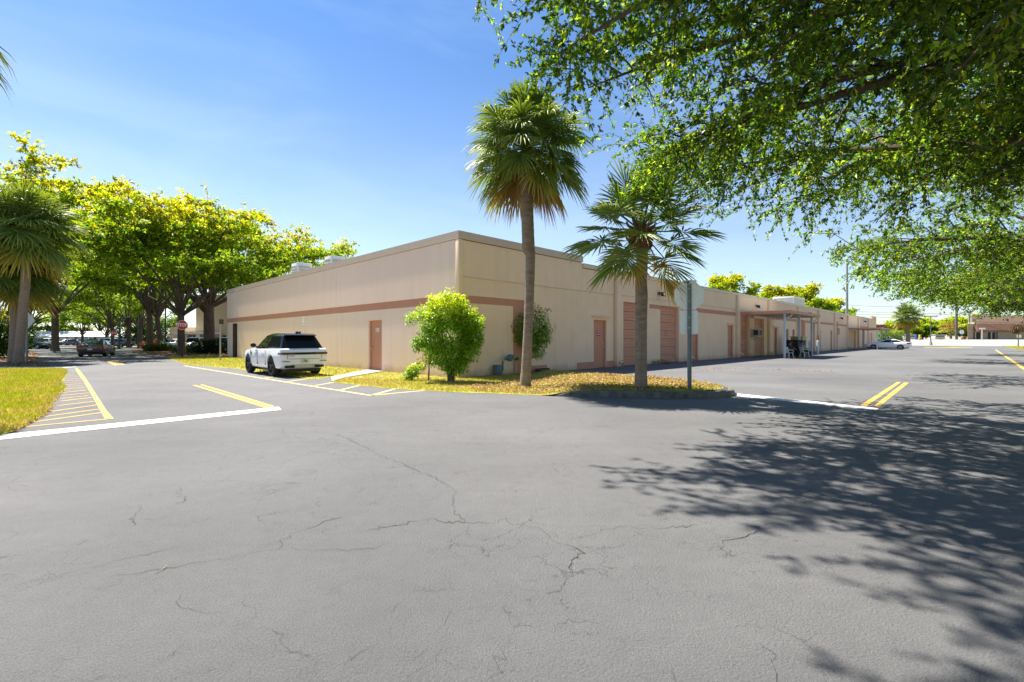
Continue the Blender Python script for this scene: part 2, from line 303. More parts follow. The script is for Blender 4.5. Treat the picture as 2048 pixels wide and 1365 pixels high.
def asphalt():
    m = bpy.data.materials.new('asphalt'); m.use_nodes = True; t = m.node_tree; b = t.nodes['Principled BSDF']
    N = t.nodes.new; K = t.links.new
    g = N('ShaderNodeNewGeometry'); b.inputs['Roughness'].default_value = 0.82; b.inputs['Specular IOR Level'].default_value = 0.3
    def noise(sc, det, ro=0.6, vec=None):
        n = N('ShaderNodeTexNoise'); n.inputs['Scale'].default_value = sc; n.inputs['Detail'].default_value = det; n.inputs['Roughness'].default_value = ro
        K(vec or g.outputs['Position'], n.inputs['Vector']); return n
    def ramp(src, p0, c0, p1, c1):
        r = N('ShaderNodeValToRGB'); r.color_ramp.elements[0].position = p0; r.color_ramp.elements[1].position = p1
        r.color_ramp.elements[0].color = (*c0, 1); r.color_ramp.elements[1].color = (*c1, 1); K(src, r.inputs[0]); return r
    def mul(a, b_, f=1.0):
        x = N('ShaderNodeMixRGB'); x.blend_type = 'MULTIPLY'; x.inputs[0].default_value = f; K(a, x.inputs[1]); K(b_, x.inputs[2]); return x
    big = ramp(noise(0.22, 6, 0.62).outputs[0], 0.3, (0.103, 0.103, 0.1075), 0.74, (0.163, 0.163, 0.169))
    mp = N('ShaderNodeMapping'); mp.inputs['Rotation'].default_value = (0, 0, -THETA); mp.inputs['Scale'].default_value = (0.12, 1.1, 1); K(g.outputs['Position'], mp.inputs[0])
    streak = ramp(noise(1.0, 5, 0.6, mp.outputs[0]).outputs[0], 0.25, (0.90, 0.90, 0.90), 0.75, (1.08, 1.08, 1.07))
    mid = ramp(noise(9, 6, 0.7).outputs[0], 0.25, (0.92, 0.92, 0.93), 0.75, (1.07, 1.07, 1.06))
    fine = ramp(noise(150, 3, 0.7).outputs[0], 0.28, (0.50, 0.50, 0.50), 0.72, (1.4, 1.4, 1.39))
    c = mul(mul(mul(big.outputs[0], streak.outputs[0]).outputs[0], mid.outputs[0]).outputs[0], fine.outputs[0])
    # hair cracks in patches
    dn = noise(2.2, 4); mxv = N('ShaderNodeMixRGB'); mxv.blend_type = 'ADD'; mxv.inputs[0].default_value = 0.35; K(g.outputs['Position'], mxv.inputs[1]); K(dn.outputs['Color'], mxv.inputs[2])
    for sc, w_, lo, hi, dark, off in ((2.2, 0.010, 0.45, 0.56, 0.25, 0.0), (5.5, 0.020, 0.50, 0.60, 0.4, 7.0)):
        v = N('ShaderNodeTexVoronoi'); v.feature = 'DISTANCE_TO_EDGE'; v.inputs['Scale'].default_value = sc; K(mxv.outputs[0], v.inputs['Vector'])
        line = ramp(v.outputs['Distance'], 0.0, (1, 1, 1), w_, (0, 0, 0))
        mo = N('ShaderNodeVectorMath'); mo.operation = 'ADD'; mo.inputs[1].default_value = (off, off, 0); K(g.outputs['Position'], mo.inputs[0])
        mask = ramp(noise(0.55, 5, 0.7, mo.outputs[0]).outputs[0], lo, (0, 0, 0), hi, (1, 1, 1))
        f = mul(line.outputs[0], mask.outputs[0])
        # lines break up along their length
        brk = ramp(noise(4.0, 2).outputs[0], 0.44, (0, 0, 0), 0.53, (1, 1, 1)); f = mul(f.outputs[0], brk.outputs[0])
        x = N('ShaderNodeMixRGB'); x.inputs[2].default_value = (0.03, 0.03, 0.032, 1)
        sc_ = N('ShaderNodeMath'); sc_.operation = 'MULTIPLY'; sc_.inputs[1].default_value = 1 - dark; K(f.outputs[0], sc_.inputs[0])
        K(sc_.outputs[0], x.inputs[0]); K(c.outputs[0], x.inputs[1]); c = x
    # oil blotches and a darker worn lane
    ob = ramp(noise(0.75, 7, 0.72).outputs[0], 0.60, (1, 1, 1), 0.78, (0.66, 0.65, 0.65)); c = mul(c.outputs[0], ob.outputs[0])
    mo2 = N('ShaderNodeVectorMath'); mo2.operation = 'ADD'; mo2.inputs[1].default_value = (31, 17, 0); K(g.outputs['Position'], mo2.inputs[0])
    lb_ = ramp(noise(0.35, 6, 0.7, mo2.outputs[0]).outputs[0], 0.55, (1, 1, 1), 0.75, (1.16, 1.15, 1.13)); c = mul(c.outputs[0], lb_.outputs[0])
    # oil and gum marks
    sp = N('ShaderNodeTexVoronoi'); sp.inputs['Scale'].default_value = 0.9; K(g.outputs['Position'], sp.inputs['Vector'])
    spr = ramp(sp.outputs['Distance'], 0.006, (1, 1, 1), 0.016, (0, 0, 0)); x = N('ShaderNodeMixRGB'); x.inputs[2].default_value = (0.17, 0.17, 0.17, 1); K(spr.outputs[0], x.inputs[0]); K(c.outputs[0], x.inputs[1]); c = x
    K(c.outputs[0], b.inputs['Base Color'])
    b1 = noise(62, 6, 0.7); bp = N('ShaderNodeBump'); bp.inputs['Strength'].default_value = 1.0; bp.inputs['Distance'].default_value = 0.016; K(b1.outputs[0], bp.inputs['Height']); K(bp.outputs[0], b.inputs['Normal'])
    return m
M['asphalt'] = asphalt()
# ------------------------------------------------------------------ ground sheets
def sheet(name, pts, m, z=0.0, kind='structure'):
    me = bpy.data.meshes.new(name); me.from_pydata([(p[0], p[1], z if len(p) < 3 or z else p[2]) for p in pts], [], [tuple(range(len(pts)))])
    bm = bmesh.new(); bm.from_mesh(me); bmesh.ops.triangulate(bm, faces=bm.faces); bmesh.ops.recalc_face_normals(bm, faces=bm.faces)
    for f in bm.faces:
        if f.normal.z < 0: f.normal_flip()
    bm.to_mesh(me); bm.free()
    return tag(link_mesh(name, me, m), kind=kind)
sheet('ground', [(-3500, -400), (3500, -400), (3500, 3500), (-3500, 3500)], M['field'], -0.035)
sheet('road', [W(-90, -26), W(124, -26), W(124, 34), W(60, 34), W(30, 60), W(30, 190), W(-90, 190)], M['asphalt'], 0.0)
# rising pale cross road beyond the lot
mb = MB()
a0, a1 = -160, 90
for s0, z0, s1, z1 in ((124, -0.002, 150, 0.42), (150, 0.42, 186, 1.2), (186, 1.2, 188, 1.3)):
    mb.quad(W(s0, a0, z0), W(s1, a0, z1), W(s1, a1, z1), W(s0, a1, z0))
tag(mb.build('cross_road', M['palecon']), kind='structure')
mb = MB(); mb.quad(W(188, a0, 1.31), W(420, a0, 1.31), W(420, a1, 1.31), W(188, a1, 1.31)); mb.quad(W(188, a0, 1.31), W(188, a1, 1.31), W(188, a1, -0.03), W(188, a0, -0.03))
tag(mb.build('far_verge', M['field']), kind='structure')

def ss(x, a, b):
    t = max(0.0, min(1.0, (x - a) / (b - a))); return t * t * (3 - 2 * t)
_bA, _bB = G(1207, 752.5), G(1371, 766)
_bd = (_bB - _bA).normalized(); _bn = Vector((-_bd.y, _bd.x, 0))
if _bn.y > 0: _bn = -_bn
def lawn_z(x, y):
    d = (Vector((x, y, 0)) - _bA).dot(_bn)
    r = 0.125 * ss(x, 0.7, 1.7) * ss(d, 0.0, 0.9) if x > 0.5 and y > 10 else 0.0
    return 0.022 + r
def in_poly(x, y, poly):
    c = False; n = len(poly); j = n - 1
    for i in range(n):
        xi, yi = poly[i][0], poly[i][1]; xj, yj = poly[j][0], poly[j][1]
        if (yi > y) != (yj > y) and x < (xj - xi) * (y - yi) / (yj - yi) + xi: c = not c
        j = i
    return c
def rough_edge(pts, step=0.35, amp=0.06, keep=()):
    out = []; n = len(pts); rr = random.Random(3)
    for i in range(n):
        a, b = Vector(pts[i]), Vector(pts[(i + 1) % n]); k = max(1, min(60, int((b - a).length / step)))
        for q in range(k):
            p = a.lerp(b, q / k)
            if q: p += Vector((rr.uniform(-amp, amp), rr.uniform(-amp, amp), 0))
            out.append(p)
    return out
def lawn(name, pts, m, kind='structure', cuts=2, zoff=0.0, rough=True):
    pts = rough_edge(pts) if rough else pts
    me = bpy.data.meshes.new(name); me.from_pydata([(p[0], p[1], 0) for p in pts], [], [tuple(range(len(pts)))])
    bm = bmesh.new(); bm.from_mesh(me); bmesh.ops.triangulate(bm, faces=bm.faces)
    for _ in range(cuts):
        bmesh.ops.subdivide_edges(bm, edges=[e for e in bm.edges if e.calc_length() > 0.5], cuts=1, use_grid_fill=True)
        bmesh.ops.triangulate(bm, faces=bm.faces)
    for v in bm.verts:
        edge = v.is_boundary
        v.co.z = (0.006 if edge and lawn_z(v.co.x, v.co.y) < 0.05 else lawn_z(v.co.x, v.co.y)) + zoff
    for f in bm.faces:
        f.normal_update()
        if f.normal.z < 0: f.normal_flip()
    bm.to_mesh(me); bm.free()
    return tag(link_mesh(name, me, m, smooth=True), kind=kind)

LAWN1 = [G(*p) for p in ((0, 872), (35, 862), (70, 843), (94, 829), (112, 796), (132, 776), (121, 766), (136, 744), (124, 738.5), (0, 738.5), (-500, 739), (-500, 1000), (-200, 960))]
STRIP1 = [G(*p) for p in ((372, 729.5), (480, 739.5), (560, 750), (609, 758), (622.5, 759.5), (661.5, 755.5))] + [W(-0.02, 6.6), W(-0.02, 28.3), W(2, 28.6), W(-1, 33)] + [G(330, 716.5), G(352, 722)]
STRIP2 = [G(*p) for p in ((664, 765), (755, 775.7), (814, 780.6), (900, 785), (960, 787), (1060, 790.5), (1109, 793))] + \
         [G(1141, 792.5), G(1244, 793.5), G(1359, 795.5), G(1412, 794)] + [Vector((5.25, 11.75, 0)), Vector((5.5, 12.5, 0)), Vector((5.35, 13.6, 0)), Vector((5.0, 14.5, 0))] + \
         [G(1329.6, 762.5), G(1268.5, 759), G(1207.5, 752), G(1156, 748.8)] + [W(5.2, -0.01), W(0.0, -0.01), W(-0.01, 0.0), W(-0.01, 4.9)] + [G(690, 756.5)]
MEDIAN = [G(*p) for p in ((372, 729), (330, 716.5), (352, 722))]
lawn('lawn', LAWN1, M['lawn']); lawn('lawn', STRIP1, M['lawn']); lawn('lawn', STRIP2, M['lawn'], cuts=3)
# entrance slab, sidewalk, planting beds
sheet('path', [G(661.5, 755.5), W(-0.02, 6.45), W(-0.02, 5.0), G(690, 757), G(664, 765)], M['concrete'], 0.030)
sheet('sidewalk', [G(-500, 739), G(110, 738), G(160, 735), G(150, 733), G(90, 734), G(-500, 733.5)], M['concrete'], 0.008)
BED1 = [G(*p) for p in ((-400, 733.5), (100, 733), (96, 729), (72, 722), (78, 712), (72, 706), (58, 700), (-400, 698))]
BED2 = [G(*p) for p in ((340, 716.2), (300, 710), (262, 706), (275, 702.5), (255, 700), (300, 697.5), (470, 697.5), (458, 708), (452, 713))]
lawn('planting_bed', BED1, M['mulch'], zoff=0.0); lawn('planting_bed', BED2, M['mulch'], zoff=0.0)
FARL = [G(*p) for p in ((200, 694), (300, 694), (330, 692.5), (180, 692.5))]
sheet('verge', FARL, M['lawn'], 0.01)
RV = [G(2006, 693), G(2022, 697), G(2036, 702), G(2060, 708), G(2200, 716), W(20, -24), W(20, -40), W(124, -40), W(118, -17)]
RV = [W(124, -16.2), W(88, -16.6), W(72, -17.3), W(50, -17.6), W(20, -17.4), W(-30, -17.4), W(-30, -60), W(124, -60)]
lawn('verge', RV, M['lawn'], cuts=1)
lawn('planting_bed', [W(88.5, -6.6), W(99, -6.4), W(104, -9.5), W(103, -12.3), W(97, -12.2), W(89, -8.5)], M['lawn'], cuts=1)

# kerb round the island tip
kp = [G(1108, 793), G(1141, 794.3), G(1244, 795.6), G(1359, 797.6), G(1410, 796.5)] + [Vector(p) for p in ((5.05, 11.12, 0), (5.42, 11.45, 0), (5.66, 12.0, 0), (5.74, 12.7, 0), (5.62, 13.6, 0), (5.3, 14.5, 0), (4.75, 15.4, 0))] + [G(1268.5, 758), G(1207.5, 751.3)]
def sweep_kerb(path, wd=0.17, h0=0.15):
    pts = []
    for i in range(len(path) - 1):
        a, b = Vector(path[i]), Vector(path[i + 1]); k = max(2, int((b - a).length / 0.18))
        pts += [a.lerp(b, q / k) for q in range(k)]
    pts.append(Vector(path[-1])); mb = MB(); n = len(pts); L_ = 0; rr = random.Random(2)
    tot = sum((pts[i + 1] - pts[i]).length for i in range(n - 1)); ring = 7; acc = 0
    for i, p in enumerate(pts):
        d = (pts[min(i + 1, n - 1)] - pts[max(i - 1, 0)]).normalized(); q = Vector((-d.y, d.x, 0))
        if i: acc += (pts[i] - pts[i - 1]).length
        h = h0 * min(1, 0.08 + acc / 0.55)
        h *= 1 - 0.75 * ss(acc, tot * 0.60, tot * 0.78)
        h += rr.uniform(-0.004, 0.004)
        for (u, v) in ((0.0, -0.02), (0.008, 0.55), (0.022, 0.9), (0.055, 1.0), (0.13, 1.0), (0.16, 0.92), (wd, -0.02)):
            mb.v.append(tuple(p + q * u + Vector((0, 0, h * v if v > 0 else v))))
    for i in range(n - 1):
        for k in range(ring - 1):
            mb.f.append((i * ring + k, (i + 1) * ring + k, (i + 1) * ring + k + 1, i * ring + k + 1)); mb.mi.append(0)
    return mb
kb = sweep_kerb(kp); tag(kb.build('kerb', M['kerb'], smooth=True), kind='structure')

# ------------------------------------------------------------------ road markings
def strip(mb, a, b, wd, z):
    a, b = Vector(a), Vector(b); d = (b - a).normalized(); q = Vector((-d.y, d.x, 0)) * wd / 2
    mb.quad(*[(p.x, p.y, z) for p in (a - q, b - q, b + q, a + q)])
def pq(mb, pts, z): mb.quad(*[(G(*p).x, G(*p).y, z) for p in pts])
mb = MB()
pq(mb, ((-60, 886.5), (-60, 876.5), (557, 814.5), (563, 820.5)), 0.005)
pq(mb, ((1461, 791.8), (1472.8, 787.8), (1757.5, 817), (1752.8, 821.8)), 0.005)
tag(mb.build('stop_line', M['roadwhite']), kind='structure')
mb = MB()
pq(mb, ((384, 771), (392, 771), (541, 815), (529, 816.5)), 0.005); pq(mb, ((399, 770.3), (406, 770), (549, 813), (544, 814.8)), 0.005)
pq(mb, ((1721, 811.2), (1794, 765), (1802, 765), (1733, 813)), 0.005); pq(mb, ((1746, 813.5), (1808, 766), (1817.6, 766.4), (1757.5, 815)), 0.005)
pq(mb, ((213, 724.5), (222, 723.5), (240, 730), (229, 731)), 0.005); pq(mb, ((226, 723.2), (234, 723), (250, 729), (243, 730)), 0.005)
strip(mb, W(5, -14.4), W(77, -14.5), 0.15, 0.005)
tag(mb.build('road_marking', M['yellow']), kind='structure')
inner = [(150, 738), (156, 748), (166, 762), (178, 782), (190, 803), (199, 820), (210, 839)]
outer = [(156, 738), (166, 750), (176, 764), (193, 791), (203, 806), (213, 822), (227.5, 838.5)]
mb = MB()
for i in range(len(inner) - 1): pq(mb, (inner[i], outer[i], outer[i + 1], inner[i + 1]), 0.006)
tag(mb.build('road_marking', M['yellow']), kind='structure')
mb = MB()
for (a, b) in (((215, 839), (38, 855.5)), ((204, 826), (66, 845)), ((199, 819), (90, 834)), ((194.5, 810.5), (101, 824)), ((188, 803.5), (116, 812.2)), ((183, 796), (122, 803)), ((177, 792), (121, 798)), ((178, 786.5), (123, 791.5)),
               ((173, 781), (126, 786)), ((169, 775.5), (131, 778.5)), ((167, 771.5), (130, 774)), ((164, 768), (128, 770)), ((163, 764.5), (126, 766)), ((160, 761), (127, 762)), ((158, 757.5), (130, 758.5)), ((156, 754), (132, 755)), ((154, 751), (134, 752)), ((153, 748), (137, 748.7))):
    strip(mb, G(*a), G(*b), 0.07, 0.005)
tag(mb.build('road_marking', M['yellow']), kind='structure')
mb = MB()
for (a, b, w_) in (((368, 732), (560, 763), 0.10), ((560, 763), (743, 792), 0.10), ((743, 791.5), (850, 781.5), 0.11), ((743, 791.5), (792, 777.8), 0.11), ((681, 780.6), (722, 770.8), 0.10), ((630, 772), (669, 765), 0.10), ((576, 764), (613, 758.5), 0.09), ((527, 757), (566, 752), 0.09)):
    strip(mb, G(*a), G(*b), w_, 0.005)
tag(mb.build('parking_line', M['paleyellow']), kind='structure')

# ------------------------------------------------------------------ long cracks in the asphalt
M['crack'] = mat('open_crack', (0.040, 0.039, 0.038), 0.95)
CR = [
 ([(668, 866), (700, 881), (742, 902), (762, 912), (801, 927), (832, 941), (874, 957), (889, 968), (896, 975), (913, 983), (909, 995), (906, 1008), (911, 1026), (918, 1036), (928, 1046)], 0.011),
 ([(720, 1066), (762, 1056), (800, 1051), (830, 1043.6), (843, 1042), (859, 1039), (880, 1044), (898, 1048), (928, 1046), (958, 1047), (981, 1047), (1006, 1040), (1022, 1046), (1040, 1051), (1060, 1055), (1082, 1056.6), (1090, 1068), (1097, 1076), (1120, 1086), (1141, 1093), (1166, 1105), (1152, 1113), (1147, 1121), (1143, 1135), (1141, 1149), (1128, 1163), (1119, 1174)], 0.010),
 ([(1166, 1105), (1190, 1102), (1214, 1100), (1242, 1093), (1251, 1080)], 0.005),
 ([(1147, 1081), (1168, 1076), (1186, 1070.6), (1203, 1060.5), (1236, 1055), (1275, 1057), (1315, 1058), (1371, 1054), (1400, 1050)], 0.008),
 ([(1110, 1057), (1160, 1052), (1236, 1053)], 0.004),
 ([(1455, 1118), (1449, 1104), (1446.5, 1082), (1462, 1078), (1477, 1077), (1505, 1068), (1520, 1058), (1539, 1047)], 0.011),
 ([(690, 1034), (674, 1037), (640, 1048.5), (612, 1060), (586, 1068), (570, 1077), (561.5, 1083), (559, 1092), (557, 1098), (525, 1104), (488, 1112), (455, 1120), (425, 1121), (400, 1125), (381, 1129), (350, 1136), (322, 1140), (269, 1146), (230, 1150)], 0.010),
 ([(571, 1092.4), (586, 1095), (596, 1101), (659, 1101), (690, 1102), (723, 1100), (767, 1092)], 0.009),
 ([(561, 1082), (513, 1100), (470, 1112)], 0.005),
 ([(352, 1095), (322, 1103), (293, 1109.5), (250, 1120), (205, 1130), (146.5, 1144), (98, 1157), (50, 1169), (0, 1181)], 0.007),
 ([(283, 1012), (279, 1020), (278, 1026.5), (272, 1031), (266, 1039), (270, 1043), (266, 1054)], 0.009),
 ([(358, 975), (358, 985), (361, 995), (372, 997), (364, 1004), (356, 1006), (345, 1010)], 0.008),
 ([(49, 951), (36, 958), (5, 972), (14, 975), (24, 981), (60, 981)], 0.008),
 ([(88, 925), (75, 930), (66, 924)], 0.006),
 ([(565, 858), (569, 868), (578, 878), (570, 872)], 0.006),
 ([(1519, 1290), (1533, 1297), (1545, 1312), (1553, 1330), (1548, 1350), (1546, 1370)], 0.007),
 ([(1018, 1270), (1010, 1300), (1003, 1325), (1001, 1350), (994, 1372)], 0.006),
 ([(365, 1185), (358, 1195), (353, 1206), (360, 1216), (390, 1225), (430, 1226), (460, 1231)], 0.003),
 ([(680, 1183), (670, 1186), (655, 1190), (700, 1163)], 0.005),
 ([(900, 1215), (893, 1238), (885, 1255), (875, 1262)], 0.006),
 ([(735, 1298), (722, 1308), (705, 1318), (690, 1325)], 0.008),
 ([(850, 1302), (835, 1312), (818, 1322)], 0.006),
 ([(975, 1312), (960, 1330), (948, 1342), (930, 1345)], 0.005),
 ([(360, 1290), (350, 1305), (330, 1322), (300, 1335)], 0.005),
 ([(1205, 1000), (1290, 1008)], 0.003),
]
mb = MB(); rr = random.Random(5)
for pts, wd in CR:
    q = []
    for i in range(len(pts) - 1):
        a, b = G(*pts[i]), G(*pts[i + 1]); k = max(2, int((b - a).length / 0.035))
        for j in range(k):
            p = a.lerp(b, j / k) + Vector((rr.gauss(0, 0.014), rr.gauss(0, 0.014), 0)); q.append(p)
    q.append(G(*pts[-1])); ph = rr.uniform(0, 9)
    for i in range(len(q) - 1):
        d = (q[i + 1] - q[i]).normalized(); nn = Vector((-d.y, d.x, 0))
        def ww(k): return wd * 0.62 * (0.25 + 0.75 * abs(math.sin(k * 0.21 + ph)) * abs(math.sin(k * 0.063 + 2 * ph))) * 0.5 * min(1, (k + 1) / 4, (len(q) - k) / 4)
        mb.quad(*[(v.x, v.y, 0.004) for v in (q[i] - nn * ww(i), q[i + 1] - nn * ww(i + 1), q[i + 1] + nn * ww(i + 1), q[i] + nn * ww(i))])
tag(mb.build('road_crack', M['crack']), kind='structure')

# ------------------------------------------------------------------ the warehouse
bld = empty('warehouse', W(0, 0), THETA, 'long single storey beige warehouse with terracotta band and roll doors', 'building')
def wp(side, a, d, z): return (a, -d, z) if side == 'r' else (-d, a, z)
def obox(mb, side, a0, a1, d0, d1, z0, z1, mi=0):
    if side == 'r': mb.box(a0, a1, -d1, -d0, z0, z1, mi)
    else: mb.box(-d1, -d0, a0, a1, z0, z1, mi)
    return mb
def wall_panel(name, side, a0, a1, z0, z1, m, openings=(), d=0.0, depth=0.28, edge=0.05):
    """front face with openings, their reveals, and thin edges all round"""
    mb = MB(); A = sorted({a0, a1, *[o[i] for o in openings for i in (0, 1)]}); Z = sorted({z0, z1, *[o[i] for o in openings for i in (2, 3)]})
    q = lambda a, b, c, e: mb.quad(wp(side, *a), wp(side, *b), wp(side, *c), wp(side, *e))
    for i in range(len(A) - 1):
        for j in range(len(Z) - 1):
            am, zm = (A[i] + A[i + 1]) / 2, (Z[j] + Z[j + 1]) / 2
            if any(o[0] < am < o[1] and o[2] < zm < o[3] for o in openings): continue
            q((A[i], d, Z[j]), (A[i + 1], d, Z[j]), (A[i + 1], d, Z[j + 1]), (A[i], d, Z[j + 1]))
    for o in openings:
        r = o[4] if len(o) > 4 else depth
        q((o[0], d, o[2]), (o[0], d, o[3]), (o[0], d - r, o[3]), (o[0], d - r, o[2])); q((o[1], d, o[2]), (o[1], d, o[3]), (o[1], d - r, o[3]), (o[1], d - r, o[2]))
        q((o[0], d, o[3]), (o[1], d, o[3]), (o[1], d - r, o[3]), (o[0], d - r, o[3]))
    q((a0, d, z0), (a0, d, z1), (a0, d - edge, z1), (a0, d - edge, z0)); q((a1, d, z0), (a1, d, z1), (a1, d - edge, z1), (a1, d - edge, z0))
    q((a0, d, z1), (a1, d, z1), (a1, d - edge, z1), (a0, d - edge, z1)); q((a0, d, z0), (a1, d, z0), (a1, d - edge, z0), (a0, d - edge, z0))
    return mb.build(name, m, bld)
ROOF = 4.68; LEN = 94.5; DEP = 28.2; TOP = 4.92
# core behind the panels
mb = MB(); mb.box(0.6, LEN - 0.1, 0.6, DEP - 0.02, -0.02, ROOF - 0.12); mb.build('core_wall', M['wall'], bld)
mb = MB(); mb.box(0.05, LEN, 0.05, DEP, ROOF - 0.10, ROOF - 0.02); mb.build('roof', M['concrete'], bld)
mb = MB(); mb.box(0.03, 0.06, 0.03, DEP, 2.6, TOP); mb.box(0.03, 7.2, 0.03, 0.06, 3.0, TOP); mb.build('backing_wall', M['darkgrey'], bld)
mb = MB(); mb.box(0.031, LEN, 0.03, 0.05, 3.42, ROOF - 0.11); mb.build('backing_wall', M['darkgrey'], bld)
# end wall: lower panels, upper panels
DOORL = (5.22, 6.35, 0.0, 2.20, 0.14); REC = (25.7, 26.85, 0.0, 2.55, 0.4)
for a0, a1, ops in ((0.0, 9.44, [DOORL]), (9.455, 23.83, []), (23.845, DEP, [REC])):
    wall_panel('wall_panel', 'l', a0, a1, -0.02, 2.64, M['wall_left'], ops)
for a0, a1 in ((0.16, 9.44), (9.455, DEP)):
    wall_panel('wall_panel', 'l', a0, a1, 2.945, 4.88, M['wall_left'], d=0.03)
mb = MB(); obox(mb, 'l', -0.004, DEP, -0.04, 0.008, 2.64, 2.942); mb.build('painted_band', M['pink'], bld)
cops = [-0.05, 3.1, 6.6, 10.2, 13.7, 17.2, 20.8, 24.3, DEP + 0.04]
for i in range(len(cops) - 1):
    mb = MB(); obox(mb, 'l', cops[i] + 0.006, cops[i + 1] - 0.004, -0.35, 0.055, 4.90, 5.17); obox(mb, 'l', cops[i] + 0.006, cops[i + 1] - 0.004, 0.0555, 0.062, 4.885, 4.905)
    mb.build('coping', M['trim'], bld)
mb = MB(); mb.box(-0.045, 0.14, -0.045, 0.14, 2.945, 4.885); mb.build('corner_trim', M['wall'], bld, bevel=0.006)
# long wall, first bay (tall parapet)
D1 = (8.13, 9.20, 0.0, 2.29, 0.15)
wall_panel('wall_panel', 'r', 0.0, 9.85, -0.02, 3.57, M['wall'], [D1])
wall_panel('wall_panel', 'r', 0.15, 7.2, 3.60, 4.87, M['wall'], d=0.012)
wall_panel('wall_panel', 'r', 7.205, 9.85, 3.60, 4.62, M['wall'], d=0.012)
mb = MB(); obox(mb, 'r', 0.15, 9.80, -0.02, 0.035, 3.572, 3.598); mb.build('ledge', M['fascia'], bld)
mb = MB(); obox(mb, 'r', 0.06, 3.36, -0.03, 0.007, 2.66, 2.93); obox(mb, 'r', 2.70, 3.36, -0.03, 0.007, 0.0, 2.66); mb.build('painted_band', M['pink'], bld)
for a0, a1, z1 in ((3.362, 4.73, 0.29), (6.82, 8.12, 0.31), (9.21, 9.82, 0.31), (10.24, 10.72, 0.31)):
    mb = MB(); obox(mb, 'r', a0, a1, -0.03, 0.007, 0.0, z1); mb.build('painted_skirting', M['pink'], bld)
cr_ = [0.06, 3.19, 7.22]
for i in range(2):
    mb = MB(); obox(mb, 'r', cr_[i] + 0.006, cr_[i + 1] - 0.004, -0.35, 0.055, 4.90, 5.17); obox(mb, 'r', cr_[i] + 0.006, cr_[i + 1] - 0.004, 0.0555, 0.062, 4.885, 4.905); mb.build('coping', M['trim'], bld)
mb = MB(); obox(mb, 'r', 7.225, LEN, -0.3, 0.06, 4.66, 4.83); obox(mb, 'r', 7.225, LEN, -0.3, 0.085, 4.83, 4.85); mb.build('roof_fascia', M['fascia'], bld)
mb = MB(); obox(mb, 'r', 90.0, LEN, -0.2, 0.03, 3.2, 5.35); mb.build('end_parapet', M['wall'], bld)
# bays: pilasters and downspouts
PIL = [(9.88, 10.22), (26.45, 26.9), (33.9, 34.25), (43.1, 43.5), (51.6, 52.05), (60.0, 60.5), (68.3, 68.8), (76.5, 77.0), (85.3, 85.9)]
for i, (a, b) in enumerate(PIL):
    mb = MB(); obox(mb, 'r', a, b, -0.05, 0.19, 0.0, 4.655); mb.build('pilaster', M['wall'], bld, bevel=0.012)
def spout(s, top=4.6, wd=0.11):
    m_ = MB(); obox(m_, 'r', s - wd / 2, s + wd / 2, 0.02, 0.12, 0.42, top)
    # elbow kicking out from the wall
    pts = [(s, -0.07, 0.45), (s, -0.09, 0.36), (s + 0.02, -0.20, 0.26), (s + 0.03, -0.36, 0.17)]
    m_.tube(pts, [0.075, 0.075, 0.075, 0.078], 4)
    m_.build('downspout', M['wall'], bld)
    m2 = MB(); m2.tube([(s + 0.0302, -0.362, 0.1695), (s + 0.0304, -0.366, 0.168)], [0.058, 0.058], 4); m2.build('spout_mouth', M['black'], bld)
for s_ in (10.1, 18.3, 27.05, 34.1, 43.6, 52.2, 60.6, 68.9, 77.1): spout(s_)
# bay panels
bays = [(10.24, 26.43, [(10.74, 13.14, 0, 3.30), (14.67, 17.01, 0, 3.30), (18.75, 19.80, 0, 2.31, 0.15), (24.85, 25.98, 0, 2.38, 0.15)]),
        (26.92, 33.88, [(27.27, 29.48, 0, 3.34), (30.6, 33.0, 0, 3.06)]),
        (34.27, 43.08, [(35.67, 36.70, 0, 2.38, 0.15), (39.27, 40.26, 0, 2.33, 0.3), (41.54, 42.42, 0, 2.32, 0.15)]),
        (43.52, 51.58, [(44.08, 46.42, 0, 3.36), (48.72, 50.49, 0, 3.26)]),
        (52.07, 59.98, [(52.58, 53.31, 0, 2.48, 0.15), (58.25, 59.2, 0, 2.48, 0.15)]),
        (60.52, 68.28, []),
        (68.82, 76.48, [(69.6, 74.9, 0, 2.55, 0.25)]),
        (77.02, 85.28, [(80.6, 82.6, 0, 3.0)]),
        (85.92, LEN, [(86.9, 87.8, 0, 2.45, 0.15), (89.0, 89.9, 0, 2.45, 0.15)])]
for i, (a, b, ops) in enumerate(bays):
    wall_panel('wall_panel', 'r', a, b, -0.02, 3.60, M['wall'], ops, depth=0.32)
    wall_panel('wall_panel', 'r', a, b, 3.63, 4.655, M['wall'], d=0.012)
    m_ = MB(); obox(m_, 'r', a, b, -0.02, 0.035, 3.602, 3.628); m_.build('ledge', M['fascia'], bld)
for a0, a1 in ((17.4, 26.4), (34.3, 43.0), (52.1, 59.9), (61.2, 68.2), (77.1, 85.2)):
    mb = MB(); obox(mb, 'r', a0, a1, -0.03, 0.007, 3.11, 3.38); mb.build('painted_band', M['pink'], bld)
for a0, a1, z0, z1 in ((13.42, 14.66, 3.08, 3.31), (29.5, 30.55, 3.05, 3.3), (46.5, 48.7, 3.1, 3.36), (50.5, 51.5, 3.1, 3.36)):
    mb = MB(); obox(mb, 'r', a0, a1, -0.03, 0.007, z0, z1); mb.build('painted_band', M['pink'], bld)
for a0, a1 in ((13.16, 13.40), (17.03, 17.36)):
    mb = MB(); obox(mb, 'r', a0, a1, -0.20, -0.008, 0.0, 3.29); mb.build('jamb_panel', M['wall'], bld)
